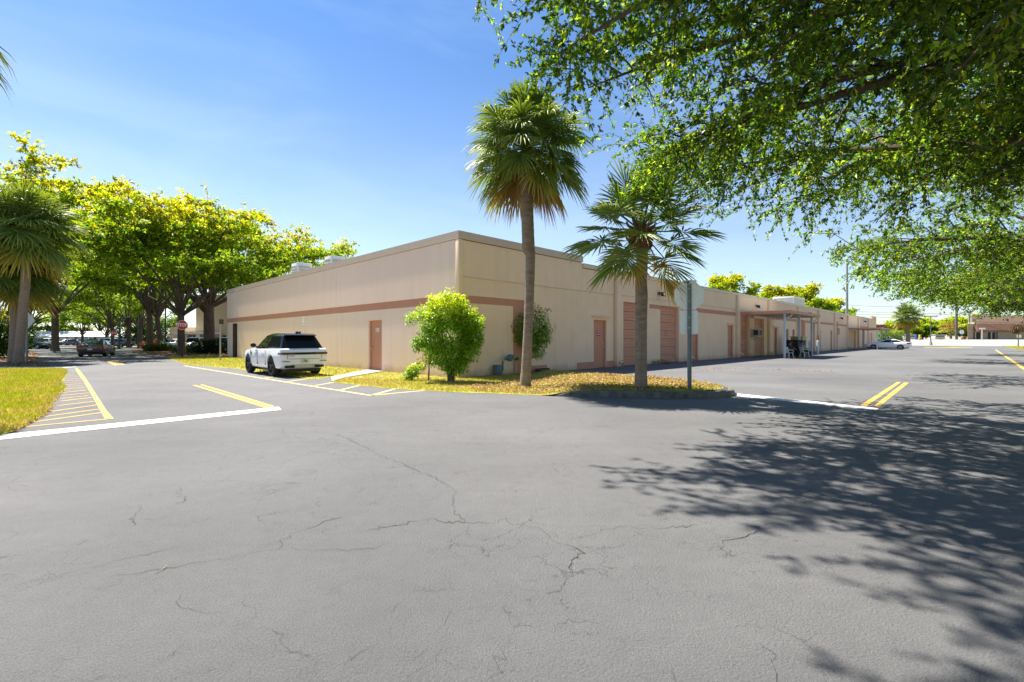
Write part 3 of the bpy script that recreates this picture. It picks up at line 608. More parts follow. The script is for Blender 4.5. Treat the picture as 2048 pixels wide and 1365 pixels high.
# man doors on the long wall
SPEC = mat('sign_plate_white', (0.78, 0.74, 0.76), 0.5)
def hinge_door(side, a0, a1, z1, rec, m, hinge_hi=True, name='door'):
    mb = MB(); obox(mb, side, a0 + 0.005, a1 - 0.005, -rec - 0.05, -rec, 0.0, z1 - 0.005); fr = mb.build(name, m, bld)
    m2 = MB(); f = 0.05
    for (x0, x1, y0, y1) in ((a0 + 0.002, a0 + f, 0, z1 - 0.004), (a1 - f, a1 - 0.002, 0, z1 - 0.004), (a0 + f, a1 - f, z1 - f, z1 - 0.004)):
        obox(m2, side, x0, x1, -rec + 0.001, -rec + 0.035, y0, y1)
    m2.build('door_frame', m, fr)
    hx, kx = (a0 + f + 0.02, a1 - f - 0.09) if hinge_hi == 'lo' else (a1 - f - 0.02, a0 + f + 0.09)
    for z in (0.28, z1 * 0.5, z1 - 0.32):
        m3 = MB(); obox(m3, side, hx - 0.03, hx + 0.03, -rec + 0.002, -rec + 0.02, z - 0.07, z + 0.07); m3.build('hinge', M['darkgrey'], fr)
    m4 = MB(); c = wp(side, kx, -rec, 0.98); c2 = wp(side, kx, -rec + 0.07, 0.98)
    m4.tube([c, c2], 0.028, 10); sgn = 1 if hx > kx else -1
    m4.tube([c2, wp(side, kx + 0.13 * sgn, -rec + 0.07, 0.98)], 0.013, 8); m4.tube([wp(side, kx, -rec + 0.001, 1.17), wp(side, kx, -rec + 0.02, 1.17)], 0.03, 10)
    m4.build('door_handle', M['steel'], fr)
    return fr
dF = hinge_door('l', DOORL[0], DOORL[1], DOORL[3], 0.11, M['door'], 'lo')
fl = lambda a, d, z: frame((0, -1, 0), (0, 0, 1), (-1, 0, 0), wp('l', a, d, z))
frr = lambda a, d, z: frame((1, 0, 0), (0, 0, 1), (0, -1, 0), wp('r', a, d, z))
text_obj('F107', 0.25, M['whiteplastic'], dF, fl(5.76, -0.106, 1.76), xs=0.62, bold=0.008)
mb = MB(); obox(mb, 'l', 25.71, 26.84, -0.39, -0.35, 0, 2.54); mb.build('door', M['door_dark'], bld)
mb = MB(); obox(mb, 'l', 26.82, 26.848, -0.345, -0.002, 0.0, 2.545); mb.build('jamb_panel', M['door_dark'], bld)  # dark panel added on the far reveal in place of a deep recess's shade
d1 = hinge_door('r', D1[0], D1[1], D1[3], 0.12, M['door'], 'lo')
DOORS = [(18.75, 19.80, 2.31, 0.12, 'door'), (24.85, 25.98, 2.38, 0.12, 'door'), (35.67, 36.70, 2.38, 0.12, 'door'), (41.54, 42.42, 2.32, 0.12, 'door'),
         (52.58, 53.31, 2.48, 0.12, 'door'), (58.25, 59.2, 2.48, 0.12, 'door'), (86.9, 87.8, 2.45, 0.12, 'door'), (89.0, 89.9, 2.45, 0.12, 'door')]
for a0, a1, z1, rec, k in DOORS: hinge_door('r', a0, a1, z1, rec, M[k])
mb = MB(); obox(mb, 'r', 39.28, 40.25, -0.29, -0.25, 0, 2.32); mb.build('door', M['door_dark'], bld)
mb = MB(); obox(mb, 'r', 80.62, 82.58, -0.30, -0.26, 0, 2.99); mb.build('door', M['door_dark'], bld)
mb = MB(); obox(mb, 'r', 69.62, 74.88, -0.24, -0.2, 0, 2.54); mb.build('infill_panel', M['wall'], bld)
for a0, a1, z in ((7.98, 9.46, 2.43), (24.6, 26.2, 2.46), (35.3, 37.2, 2.46)):
    mb = MB(); mb.prism([(-0.001, z), (-0.02, z + 0.05), (-0.16, z + 0.03), (-0.16, z)], a0, a1, 'x'); mb.build('door_hood', M['wall'], bld)
def small_notice(parent, s, d, z, w_=0.27, h_=0.26):
    mb = MB(); obox(mb, 'r', s - w_ / 2, s + w_ / 2, d, d + 0.006, z - h_ / 2, z + h_ / 2); o = mb.build('notice_plate', M['maroon'], parent)
    m2 = MB(); obox(m2, 'r', s - w_ / 2 + 0.015, s + w_ / 2 - 0.015, d + 0.007, d + 0.009, z - h_ / 2 + 0.012, z - h_ * 0.02); 
    text_obj('NO', 0.12, SPEC, o, frr(s, d + 0.0105, z + h_ * 0.25), 0.001, 1.0, bold=0.003); text_obj('PARKING', 0.075, SPEC, o, frr(s, d + 0.0105, z - h_ * 0.2), 0.001, 0.8, bold=0.003)
small_notice(d1, 8.68, -0.119, 1.66)
# roll doors: each is a part, its sections are sub-parts
def section_mesh(wd, h):
    mb = MB(); n = 3
    for k in range(n):
        z0, z1 = h * k / n + (0.010 if k == 0 else 0.003), h * (k + 1) / n - (0.010 if k == n - 1 else 0.003)
        mb.prism([(0.0, z0), (-0.018, z0 + 0.012), (-0.018, z1 - 0.012), (0.0, z1)], 0, wd, 'x')
    mb.box(0, wd, 0.001, 0.03, 0, h)
    return mb
def roll_door(a0, a1, z1, rec, n=7, z0=0.0, notice=False):
    rd = bpy.data.objects.new('roll_up_door', None); COL.objects.link(rd); rd.parent = bld; rd.location = (a0 + 0.01, rec, z0)
    h = (z1 - z0) / n; me = None
    for k in range(n):
        if me is None:
            o = section_mesh(a1 - a0 - 0.02, h - 0.012).build('door_section', M['roll'], rd, loc=(0, 0, 0.004)); me = o.data
        else:
            o = bpy.data.objects.new('door_section', me); COL.objects.link(o); o.parent = rd; o.location = (0, random.uniform(-0.003, 0.003), h * k + 0.004)
    m2 = MB(); m2.box(0.0, a1 - a0 - 0.02, 0.032, 0.06, 0, z1 - z0); m2.build('backing_sheet', M['black'], rd)
    m3 = MB(); m3.box(0.22, 0.36, -0.03, -0.019, 0.82, 0.86); m3.box(0.2, 0.24, -0.035, -0.019, 0.95, 1.06); m3.build('door_lock', M['darkgrey'], rd)
    return rd
roll_door(10.74, 13.14, 3.30, 0.2)
r2 = roll_door(14.67, 17.01, 3.30, 0.2)
for (a0, a1, z1, z0) in ((27.27, 29.48, 3.34, 0), (30.6, 33.0, 3.06, 0), (44.08, 46.42, 3.36, 0), (48.72, 50.49, 2.45, 0)): roll_door(a0, a1, z1, 0.22, 7 if z1 > 2.6 else 5, z0)
nn = tag(None, None) if False else None
mb = MB(); obox(mb, 'r', 48.74, 50.47, -0.30, -0.27, 2.50, 3.25); wn_ = mb.build('window', M['glass'], bld)
mb = MB(); obox(mb, 'r', 48.73, 50.48, -0.265, -0.22, 2.45, 2.52); mb.build('window_frame', M['fascia'], wn_)
small_notice(bld, 15.75, -0.18, 1.72)
# red fire riser and conduits
mb = MB(); mb.tube([(61.4, -0.12, 0.1), (61.4, -0.12, 3.4), (61.7, -0.12, 3.6)], 0.05, 8); mb.tube([(61.9, -0.15, 2.0), (62.5, -0.15, 2.0), (62.5, -0.15, 2.8), (61.9, -0.15, 2.8), (61.9, -0.15, 2.0)], 0.04, 6); mb.build('fire_riser_pipe', M['pink'], bld)
mb = MB(); mb.tube([(51.2, -0.2, 0.1), (51.2, -0.2, 1.7), (51.5, -0.1, 1.8)], 0.05, 6); mb.build('conduit', M['pink'], bld)
# graffiti scrub mark is paint on the end wall
# ------------------------------------------------------------------ things fixed to the walls
def floodlight(s, z, label):
    r = empty('wall_floodlight', W(s, -0.012, z), THETA, label, 'floodlight', 'floodlights high on the long wall')
    m_ = MB(); m_.box(-0.06, 0.06, -0.05, 0.0, -0.07, 0.09); m_.tube([(0, -0.05, 0.02), (0.05, -0.16, 0.0)], 0.018, 6); m_.build('bracket', M['acgrey'], r)
    m_ = MB(); m_.prism([(-0.10, 0.10), (-0.34, 0.06), (-0.36, -0.13), (-0.24, -0.16), (-0.10, -0.08)], -0.05, 0.33, 'x'); m_.build('housing', M['black'], r, bevel=0.012)
    m_ = MB(); m_.prism([(-0.345, 0.03), (-0.362, -0.118), (-0.372, -0.118), (-0.356, 0.03)], 0.0, 0.28, 'x'); m_.build('lens', M['lens'], r)
floodlight(14.35, 3.95, 'black wall floodlight above the gap between the first two roll doors')
floodlight(30.8, 4.06, 'black wall floodlight just above the nearer flat canopy')
floodlight(47.4, 4.12, 'black wall floodlight past the canopy above the grey transom window')
floodlight(63.8, 4.14, 'black wall floodlight above the red fire riser pipe')
floodlight(81.6, 4.2, 'farthest black wall floodlight above the second carport')
# parking plaque on the end wall
r = empty('wall_plaque', W(-0.001, 13.5, 2.3), THETA, 'narrow white parking plaque on the end wall above the suv', 'sign')
mb = MB(); mb.box(-0.012, 0.0, -0.13, 0.13, -0.31, 0.30); mb.build('plate', M['white'], r, bevel=0.003)
mb = MB(); mb.box(-0.015, -0.0125, -0.085, 0.085, 0.16, 0.25); mb.box(-0.015, -0.0125, -0.09, 0.09, 0.08, 0.11); mb.box(-0.015, -0.0125, -0.05, 0.05, -0.12, 0.0); mb.box(-0.015, -0.0125, -0.09, 0.09, -0.26, -0.22)
mb.build('print', mat('blue_grey_print', (0.25, 0.25, 0.42), 0.5), r)
# window air conditioner on the column
r = empty('window_air_conditioner', W(30.05, -0.013, 1.62), THETA, 'boxy wall air conditioner hung on the column between two roll doors', 'air conditioner')
mb = MB(); mb.box(-0.36, 0.36, -0.62, 0.0, 0.0, 0.55); mb.build('cabinet', M['acgrey'], r, bevel=0.02)
mb = MB(); mb.box(-0.30, 0.30, -0.628, -0.622, 0.05, 0.50); mb.box(-0.368, -0.362, -0.55, -0.2, 0.08, 0.47)
mb.build('grille', M['darkgrey'], r)
mb = MB(); mb.box(-0.40, 0.40, -0.55, 0.0, -0.06, -0.005); mb.tube([(-0.33, -0.02, -0.3), (-0.33, -0.5, -0.03)], 0.02, 5); mb.tube([(0.33, -0.02, -0.3), (0.33, -0.5, -0.03)], 0.02, 5); mb.build('bracket', M['acgrey'], r)
# meter
r = empty('water_meter', W(2.05, -0.02, 0), THETA, 'bluish pipe meter and backflow valve at the foot of the wall by the corner bush', 'meter')
PB = mat('meter_blue_grey', (0.10, 0.16, 0.20), 0.5, var=0.3, vs=12); PG = mat('green_cap', (0.02, 0.16, 0.05), 0.5)
mb = MB(); mb.tube([(-0.15, -0.2, 0.02), (-0.15, -0.2, 0.62), (0.1, -0.2, 0.66), (0.62, -0.2, 0.66)], 0.03, 8); mb.tube([(0.60, -0.2, 0.66), (0.60, -0.2, 0.02)], 0.022, 8); mb.tube([(-0.15, -0.2, 0.62), (-0.15, -0.2, 1.0)], 0.012, 6); mb.build('pipe', M['acgrey'], r)
mb = MB(); mb.ball((0.2, -0.22, 0.66), 0.13, 10, 7, sq=(1.1, 0.8, 1)); mb.tube([(0.2, -0.3, 0.55), (0.2, -0.3, 0.8)], 0.06, 8); mb.ball((0.36, -0.22, 0.70), 0.08); mb.ball((0.02, -0.2, 0.64), 0.06); mb.build('valve', PB, r, smooth=True)
mb = MB(); mb.box(-0.52, -0.24, -0.30, -0.08, 0.06, 0.42); mb.box(-0.20, -0.15, -0.28, -0.2, 0.2, 0.55); mb.build('meter_box', PB, r, bevel=0.015)
mb = MB(); mb.tube([(0.56, -0.2, 0.62), (0.68, -0.2, 0.62)], 0.075, 10); mb.build('cap', PG, r)
# dryer vent hose
r = empty('drain_hose', W(4.05, -0.25, 0.05), THETA, 'black corrugated drain hose lying behind the tall palm against the skirting', 'hose')
mb = MB(); mb.tube([(-0.3 + i * 0.03, -0.05 * math.sin(i * 0.3), 0.06) for i in range(26)], [0.07 + 0.012 * (i % 2) for i in range(26)], 10); mb.build('corrugated_tube', M['black'], r)
# roof machines
def roof_unit(name, loc, sx, sy, sz, label, m, rz=THETA, louvre='x'):
    r = empty(name, loc, rz, label, 'air conditioner')
    mb = MB(); mb.box(-sx / 2, sx / 2, -sy / 2, sy / 2, 0.12, sz); mb.build('cabinet', m, r, bevel=0.03)
    mb = MB(); mb.box(-sx / 2 + 0.05, sx / 2 - 0.05, -sy / 2 + 0.05, sy / 2 - 0.05, -0.55, 0.12); mb.build('base', M['acgrey'], r)
    for k in range(6):
        mb = MB(); z = 0.25 + (sz - 0.4) * k / 6
        mb.box(-sx / 2 - 0.02, -sx / 2 - 0.004, -sy / 2 + 0.1, sy / 2 - 0.1, z, z + (sz - 0.4) / 6 - 0.05); mb.box(-sx / 2 + 0.1, sx / 2 - 0.1, -sy / 2 - 0.02, -sy / 2 - 0.004, z, z + (sz - 0.4) / 6 - 0.05); mb.build('louvre', M['acgrey'], r)
roof_unit('rooftop_air_conditioner', W(1.6, 17.9, 4.75), 0.95, 0.95, 1.45, 'small square air conditioner on the roof near the tree end', M['acwhite'])
roof_unit('rooftop_air_conditioner', W(3.0, 16.2, 4.75), 0.95, 0.95, 1.85, 'slatted air conditioner set back on the roof above the end wall', M['acwhite'])
r = roof_unit('rooftop_air_conditioner', W(58.5, 4.6, 4.8), 5.2, 2.4, 1.95, 'large white boxy air handler on the roof above the canopy', M['acwhite'])
# ------------------------------------------------------------------ canopies
def canopy(s0, s1, posts, T, z0, z1, label):
    r = empty('carport_canopy', W(s0, 0, 0), THETA, label, 'canopy', 'flat canopies along the long wall')
    mb = MB(); mb.box(0.0, s1 - s0, -T - 0.45, -0.20, z0 + 0.05, z1 - 0.02); mb.build('roof_deck', M['acgrey'], r)
    mb = MB(); mb.box(-0.03, s1 - s0 + 0.03, -T - 0.50, -T - 0.451, z0, z1); mb.box(-0.03, -0.001, -T - 0.449, -0.2, z0, z1); mb.box(s1 - s0 + 0.001, s1 - s0 + 0.03, -T - 0.449, -0.2, z0, z1); mb.build('fascia', M['door'], r)
    for p in posts:
        mb = MB(); mb.box(p - s0 - 0.07, p - s0 + 0.07, -T - 0.07, -T + 0.07, 0.0, z0 + 0.049); o = mb.build('post', PW, r, bevel=0.01)
        mb = MB(); mb.box(p - s0 - 0.11, p - s0 + 0.11, -T - 0.11, -T + 0.11, 0.0, 0.02); mb.build('base_plate', PW, o)
        if p != posts[1]:
            mb = MB(); mb.tube([(p - s0 + 0.05, -T - 0.1, z0 - 0.32), (p - s0 + 0.08, -T - 0.25, z0 - 0.25), (p - s0 + 0.2, -T - 0.38, z0 - 0.12), (p - s0 + 0.22, -T - 0.40, z0)], 0.045, 7); mb.build('gutter_pipe', PW, o, smooth=True)
PW = mat('painted_post', (0.56, 0.63, 0.70), 0.5, var=0.04)
canopy(26.95, 35.6, (27.35, 31.2, 35.0), 3.05, 3.20, 3.42, 'flat terracotta edged canopy on pale posts sheltering the seated men')
canopy(68.3, 78.2, (68.6, 73.0, 77.3), 3.3, 2.72, 2.92, 'farther flat canopy on slim posts above the white coupe')
# ------------------------------------------------------------------ vehicles
def loft_body(st):
    """st: list of (x, half width, z bottom, z shoulder, z centre top) from tail to nose"""
    mb = MB(); ring = 15
    for (x, w_, zb, zs, zt) in st:
        h = [(0.78 * w_, zb), (0.93 * w_, zb + 0.05), (0.985 * w_, zb + 0.30 * (zs - zb)), (w_, zb + 0.60 * (zs - zb)), (0.985 * w_, zs - 0.10 * (zs - zb)), (0.945 * w_, zs), (0.75 * w_, zs + 0.75 * (zt - zs))]
        pr = [(-y, z) for y, z in h] + [(0.0, zt)] + [(y, z) for y, z in h[::-1]]
        for y, z in pr: mb.v.append((x, y, z))
    n = len(st)
    for i in range(n - 1):
        for k in range(ring):
            k2 = (k + 1) % ring
            mb.f.append((i * ring + k, (i + 1) * ring + k, (i + 1) * ring + k2, i * ring + k2)); mb.mi.append(0)
    mb.f.append(tuple(range(ring))); mb.mi.append(0); mb.f.append(tuple((n - 1) * ring + k for k in range(ring))[::-1]); mb.mi.append(0)
    return mb
def smooth_st(st, sub=4):
    xs = np.array([s[0] for s in st]); out = []
    from_ = np.array(st, float)
    for i in range(len(st) - 1):
        p0 = from_[max(i - 1, 0)]; p1 = from_[i]; p2 = from_[i + 1]; p3 = from_[min(i + 2, len(st) - 1)]
        for j in range(sub):
            t = j / sub
            dx = p2[0] - p1[0]
            m1 = (p2 - p0) / max(p2[0] - p0[0], 1e-6) * dx; m2 = (p3 - p1) / max(p3[0] - p1[0], 1e-6) * dx
            v = (2 * t**3 - 3 * t**2 + 1) * p1 + (t**3 - 2 * t**2 + t) * m1 + (-2 * t**3 + 3 * t**2) * p2 + (t**3 - t**2) * m2
            v[0] = p1[0] + dx * t; out.append(tuple(v))
    out.append(tuple(from_[-1])); return out
def bool_cut(me, cutters):
    o = bpy.data.objects.new('tmp', me); COL.objects.link(o); c = cutters.mesh('cut'); bm = bmesh.new(); bm.from_mesh(c); bmesh.ops.recalc_face_normals(bm, faces=bm.faces); bm.to_mesh(c); bm.free()
    co = bpy.data.objects.new('cut', c); COL.objects.link(co)
    md = o.modifiers.new('b', 'BOOLEAN'); md.operation = 'DIFFERENCE'; md.solver = 'EXACT'; md.object = co
    bpy.context.view_layer.update()
    out = bpy.data.meshes.new_from_object(o.evaluated_get(bpy.context.evaluated_depsgraph_get()))
    bpy.data.objects.remove(o); bpy.data.objects.remove(co); return out
def wheel(parent, x, y, r, wd, side, rimm, spokes=5, dark=True):
    t = MB(); n = 28; prof = [(r * 0.70, -wd / 2), (r * 0.93, -wd / 2), (r, -wd / 2 + 0.03), (r, wd / 2 - 0.03), (r * 0.93, wd / 2), (r * 0.70, wd / 2)]
    for k in range(n):
        a = 2 * math.pi * k / n
        for (q, yy) in prof: t.v.append((q * math.cos(a), yy, q * math.sin(a)))
    p = len(prof)
    for k in range(n):
        for j in range(p): t.f.append((k * p + j, k * p + (j + 1) % p, ((k + 1) % n) * p + (j + 1) % p, ((k + 1) % n) * p + j)); t.mi.append(0)
    hub = bpy.data.objects.new('wheel', None); COL.objects.link(hub); hub.parent = parent; hub.location = (x, y, r)
    t.build('tyre', M['rubber'], hub, smooth=True)
    m_ = MB(); yo = (wd / 2 - 0.045) * side
    m_.tube([(0, yo - 0.02 * side, 0), (0, yo + 0.025 * side, 0)], r * 0.16, 12)
    for k in range(spokes):
        a = 2 * math.pi * k / spokes + 0.3
        for da in (-0.14, 0.14):
            m_.tube([(r * 0.1 * math.cos(a), yo + 0.01 * side, r * 0.1 * math.sin(a)), (r * 0.68 * math.cos(a + da), yo, r * 0.68 * math.sin(a + da))], [0.028, 0.024], 5)
    m_.tube([(r * 0.66 * math.cos(2 * math.pi * k / 24), yo - 0.01 * side, r * 0.66 * math.sin(2 * math.pi * k / 24)) for k in range(25)], 0.022, 5)
    m_.build('rim', rimm, hub)
    m_ = MB(); m_.tube([(0, yo - 0.06 * side, 0), (0, yo - 0.05 * side, 0)], r * 0.7, 20); m_.build('brake_disc', M['black'], hub)
def lerp(a, b, t): return tuple(a[i] + (b[i] - a[i]) * t for i in range(3))
def bil(c, u, v): return lerp(lerp(c[0], c[1], u), lerp(c[3], c[2], u), v)
def pane(name, c, u0, u1, v0, v1, m, parent, off=0.008, slant=(0, 0)):
    """a glass pane on the quad c (bl, br, tr, tl), a thin solid"""
    pts = [bil(c, u0, v0), bil(c, u1, v0), bil(c, u1 - slant[1], v1), bil(c, u0 + slant[0], v1)]
    n = (Vector(c[1]) - Vector(c[0])).cross(Vector(c[3]) - Vector(c[0])).normalized()
    mb = MB(); a = [tuple(Vector(p) + n * off) for p in pts]; b = [tuple(Vector(p) - n * 0.004) for p in pts]
    mb.add(a + b, [(0, 1, 2, 3), (7, 6, 5, 4), (0, 4, 5, 1), (1, 5, 6, 2), (2, 6, 7, 3), (3, 7, 4, 0)]); return mb.build(name, m, parent)
def on_side(mb, x0, x1, z0, z1, yfun, th=0.01, side=1):
    ys = [yfun(x0) * side, yfun(x1) * side]
    a = [(x0, ys[0], z0), (x1, ys[1], z0), (x1, ys[1], z1), (x0, ys[0], z1)]; b = [(p[0], p[1] + th * side, p[2]) for p in a]
    mb.add(a + b, [(0, 1, 2, 3), (7, 6, 5, 4), (0, 4, 5, 1), (1, 5, 6, 2), (2, 6, 7, 3), (3, 7, 4, 0)])
def make_car(label, group, paint, st, cab, wb, xr, r, trk, rimm, cabm=None, glass=None, lights=None, plate=True, spec=None, name='parked_car'):
    """x forward; xr = rear axle; cab = (xr0, xf0, xr1, xf1, zbelt, zroof_edge, zroof, w0, w1)"""
    glass = glass or M['glass']; cabm = cabm or paint
    root = empty(name, (0, 0, 0), 0, label, 'car', group)
    body = loft_body(smooth_st(st)); bm_me = body.mesh('body'); bm = bmesh.new(); bm.from_mesh(bm_me); bmesh.ops.recalc_face_normals(bm, faces=bm.faces); bm.to_mesh(bm_me); bm.free()
    cut = MB(); wmax = max(s[1] for s in st)
    for x in (xr, xr + wb):
        for sd in (-1, 1):
            y0, y1 = sorted((sd * (wmax - 0.30), sd * (wmax + 0.2))); cut.tube([(x, y0, r), (x, y1, r)], r + 0.055, 28)
    me = bool_cut(bm_me, cut); me.materials.clear(); b_ = link_mesh('body', me, paint, root); sharp_smooth(me, 38)
    m_ = MB(); m_.box(st[0][0] + 0.25, st[-1][0] - 0.25, -trk / 2 + 0.16, trk / 2 - 0.16, 0.16, 0.42); m_.build('underbody', M['black'], root)
    xr0, xf0, xr1, xf1, zb, ze, zr, w0, w1 = cab
    wf = w0 * 0.94; wtf = w1 * 0.95
    B = {'rl': (xr0, w0 * 0.95, zb - 0.03), 'fl': (xf0, wf, zb - 0.03), 'rr': (xr0, -w0 * 0.95, zb - 0.03), 'fr': (xf0, -wf, zb - 0.03), 'ml': ((xr0 + xf0) / 2, w0, zb - 0.03), 'mr': ((xr0 + xf0) / 2, -w0, zb - 0.03)}
    T = {'rl': (xr1, w1 * 0.93, ze), 'fl': (xf1, wtf, ze), 'rr': (xr1, -w1 * 0.93, ze), 'fr': (xf1, -wtf, ze), 'ml': ((xr1 + xf1) / 2, w1, ze), 'mr': ((xr1 + xf1) / 2, -w1, ze)}
    order = ['rl', 'rr', 'mr', 'fr', 'fl', 'ml']
    mb = MB(); mb.v = [B[k] for k in order] + [T[k] for k in order]
    cxm = (xr1 + xf1) / 2
    mb.v += [(T[k][0] + (0.20 if T[k][0] < cxm - 0.1 else (-0.22 if T[k][0] > cxm + 0.1 else 0)), T[k][1] * 0.78, zr - (0.0 if abs(T[k][0] - cxm) < 0.1 else 0.015)) for k in order]
    mb.f = [tuple(range(6))[::-1], tuple(range(12, 18))]
    for i in range(6):
        j = (i + 1) % 6; mb.f += [(i, j, 6 + j, 6 + i), (6 + i, 6 + j, 12 + j, 12 + i)]
    mb.mi = [0] * len(mb.f); cb = mb.build('cabin', cabm, root, bevel=0.025)
    g = lambda a, b: (B[a], B[b], T[b], T[a])
    pane('rear_window', g('rl', 'rr'), 0.07, 0.93, 0.10, 0.93, glass, root); pane('windscreen', g('fr', 'fl'), 0.05, 0.95, 0.06, 0.95, glass, root)
    for (a, b, c_) in (('rr', 'mr', 'fr'), ('fl', 'ml', 'rl')):
        first = a == 'rr'
        s1 = (0.20, 0.0) if first else (0.16, 0.0); s2 = (0.0, 0.16) if first else (0.0, 0.20)
        pane('side_window', g(a, b), 0.16, 0.975, 0.14, 0.92, glass, root, slant=(0.02, 0)); pane('side_window', g(b, c_), 0.025, 0.86, 0.14, 0.92, glass, root, slant=(0, 0.03))
    for x in (xr, xr + wb):
        for sd in (-1, 1): wheel(root, x, sd * (trk / 2), r, 0.25, sd, rimm)
    # shared trim
    for sd in (-1, 1):
        mb = MB(); mb.ball((xf0 - 0.35, sd * (w0 + 0.14), zb + 0.10), 0.12, 10, 7, sq=(0.8, 1.0, 0.75)); mb.tube([(xf0 - 0.33, sd * (w0 - 0.05), zb + 0.02), (xf0 - 0.34, sd * (w0 + 0.1), zb + 0.07)], 0.03, 6); mb.build('wing_mirror', cabm, root, smooth=True)
    return root, b_
def tail_light(root, x, y0, y1, z0, z1, m, th=0.03, wrap=0.0):
    a, b = sorted((y0, y1)); mb = MB(); mb.box(x - th, x + 0.06, a, b, z0, z1); return mb.build('tail_light', m, root, bevel=0.012)
M['tail'] = mat('tail_lamp_red', (0.28, 0.012, 0.015), 0.12, spec=0.7); M['taildark'] = mat('dark_tail_lamp', (0.10, 0.008, 0.012), 0.1, spec=0.7)
M['carwhite'] = mat('white_car_paint', (0.80, 0.81, 0.83), 0.22, coat=0.6); M['rimblack'] = mat('black_rim', (0.012, 0.012, 0.013), 0.25); M['rim'] = mat('alloy_rim', (0.45, 0.45, 0.46), 0.3, metal=0.8)
def paint(n, c, rough=0.25, metal=0.3): return mat(n, c, rough, coat=0.6, metal=metal)
PL = mat('licence_plate_face', (0.62, 0.66, 0.55), 0.5); PT = mat('plate_print', (0.05, 0.12, 0.06), 0.5)
def plate(root, x, z, body='7B6'):
    mb = MB(); mb.box(x - 0.012, x, -0.155, 0.155, z - 0.078, z + 0.078); o = mb.build('licence_plate', PL, root, bevel=0.004)
    if body: text_obj(body, 0.13, PT, o, frame((0, -1, 0), (0, 0, 1), (-1, 0, 0), (x - 0.0135, 0, z)), 0.001, 0.9, bold=0.003)

SEAM = mat('panel_seam', (0.25, 0.26, 0.28), 0.5)
# hero white suv
st = [(-2.44, 0.86, 0.52, 0.93, 0.97), (-2.40, 0.935, 0.40, 1.02, 1.03), (-2.28, 0.975, 0.30, 1.06, 1.07), (-1.9, 0.995, 0.27, 1.06, 1.07), (-1.4, 1.005, 0.27, 1.055, 1.07), (-0.5, 0.995, 0.25, 1.04, 1.06), (0.6, 0.99, 0.25, 1.02, 1.05), (1.25, 0.99, 0.25, 1.00, 1.06), (1.8, 0.985, 0.26, 0.97, 1.03), (2.2, 0.95, 0.30, 0.90, 0.96), (2.42, 0.86, 0.36, 0.80, 0.85), (2.50, 0.74, 0.46, 0.70, 0.74)]
suv, sb = make_car('white suv with gloss black roof parked half on the grass by the end wall', None, M['carwhite'], st, (-2.26, 0.98, -1.86, 0.05, 1.07, 1.56, 1.66, 0.90, 0.70), 2.98, -1.38, 0.385, 1.72, M['rimblack'], cabm=M['blackgloss'], name='suv')
mb = MB(); mb.box(-2.472, -2.30, -0.90, 0.90, 0.83, 0.915); mb.build('light_bar', M['blackgloss'], suv, bevel=0.015)
for sd in (-1, 1):
    mb = MB(); mb.prism([(-2.482, sd * 0.42), (-2.482, sd * 0.905), (-2.43, sd * 0.95), (-2.18, sd * 0.985), (-2.18, sd * 0.6), (-2.40, sd * 0.42)], 0.84, 0.905); mb.build('tail_light', M['taildark'], suv, bevel=0.006)
    mb = MB(); mb.box(-2.47, -2.30, *sorted((sd * 0.42, sd * 0.78)), 0.33, 0.42); mb.build('exhaust_trim', M['blackgloss'], suv, bevel=0.015)
    mb = MB(); mb.box(-2.475, -2.3, *sorted((sd * 0.62, sd * 0.90)), 0.565, 0.585); mb.build('rear_reflector', M['tail'], suv)
    mb = MB(); mb.prism([(1.02, 0.80), (1.14, 0.80), (1.17, 0.90), (1.05, 0.90)], *sorted((sd * 0.95, sd * 1.000)), axis='y'); mb.build('side_vent', M['black'], suv)
    mb = MB(); mb.prism([(2.05, 0.74), (2.44, 0.66), (2.44, 0.74), (2.1, 0.84)], *sorted((sd * 0.62, sd * 0.93)), axis='y'); mb.build('headlight', M['lens'], suv)
    for x in (-0.52, 0.45):
        mb = MB(); mb.box(x, x + 0.2, *sorted((sd * 0.985, sd * 1.0)), 0.84, 0.87); mb.build('door_handle', M['carwhite'], suv)
    for x in (-0.75, 0.28, 1.18): mb = MB(); mb.box(x, x + 0.006, *sorted((sd * 0.9, sd * 0.9985)), 0.40, 0.98); mb.build('door_seam', SEAM, suv)
mb = MB(); mb.prism([(-2.05, 1.545), (-1.75, 1.61), (-1.75, 1.64), (-2.12, 1.575)], -0.62, 0.62, axis='y'); mb.build('roof_spoiler', M['blackgloss'], suv, bevel=0.008)
mb = MB(); mb.box(-2.46, -2.3, -0.62, 0.62, 0.665, 0.672); mb.box(-2.462, -2.3, -0.70, -0.695, 0.672, 0.83); mb.box(-2.462, -2.3, 0.695, 0.70, 0.672, 0.83); mb.build('tailgate_seam', M['darkgrey'], suv)
mb = MB(); mb.box(-2.462, -2.2, -0.56, 0.56, 0.43, 0.434); mb.build('bumper_seam', M['darkgrey'], suv)
mb = MB(); mb.box(-2.466, -2.44, 0.42, 0.62, 0.775, 0.79); mb.build('badge', M['darkgrey'], suv)
plate(suv, -2.468, 0.585)
for (x, y) in ((-1.35, -0.05), (-1.2, -0.22)):
    mb = MB(); mb.prism([(x - 0.16, 1.63), (x + 0.1, 1.63), (x - 0.08, 1.73), (x - 0.16, 1.73)], y - 0.035, y + 0.035, axis='y'); mb.build('roof_aerial', M['blackgloss'], suv, bevel=0.01)
mb = MB(); mb.prism([(0.72, 1.22), (0.60, 1.12), (0.52, 1.13), (0.62, 1.24)], 0, 0.008, axis='x'); STK = mat('window_sticker', (0.55, 0.62, 0.70), 0.4)
wp_ = G(541, 753.9, 0.0); hd = math.atan2(UY, UX)
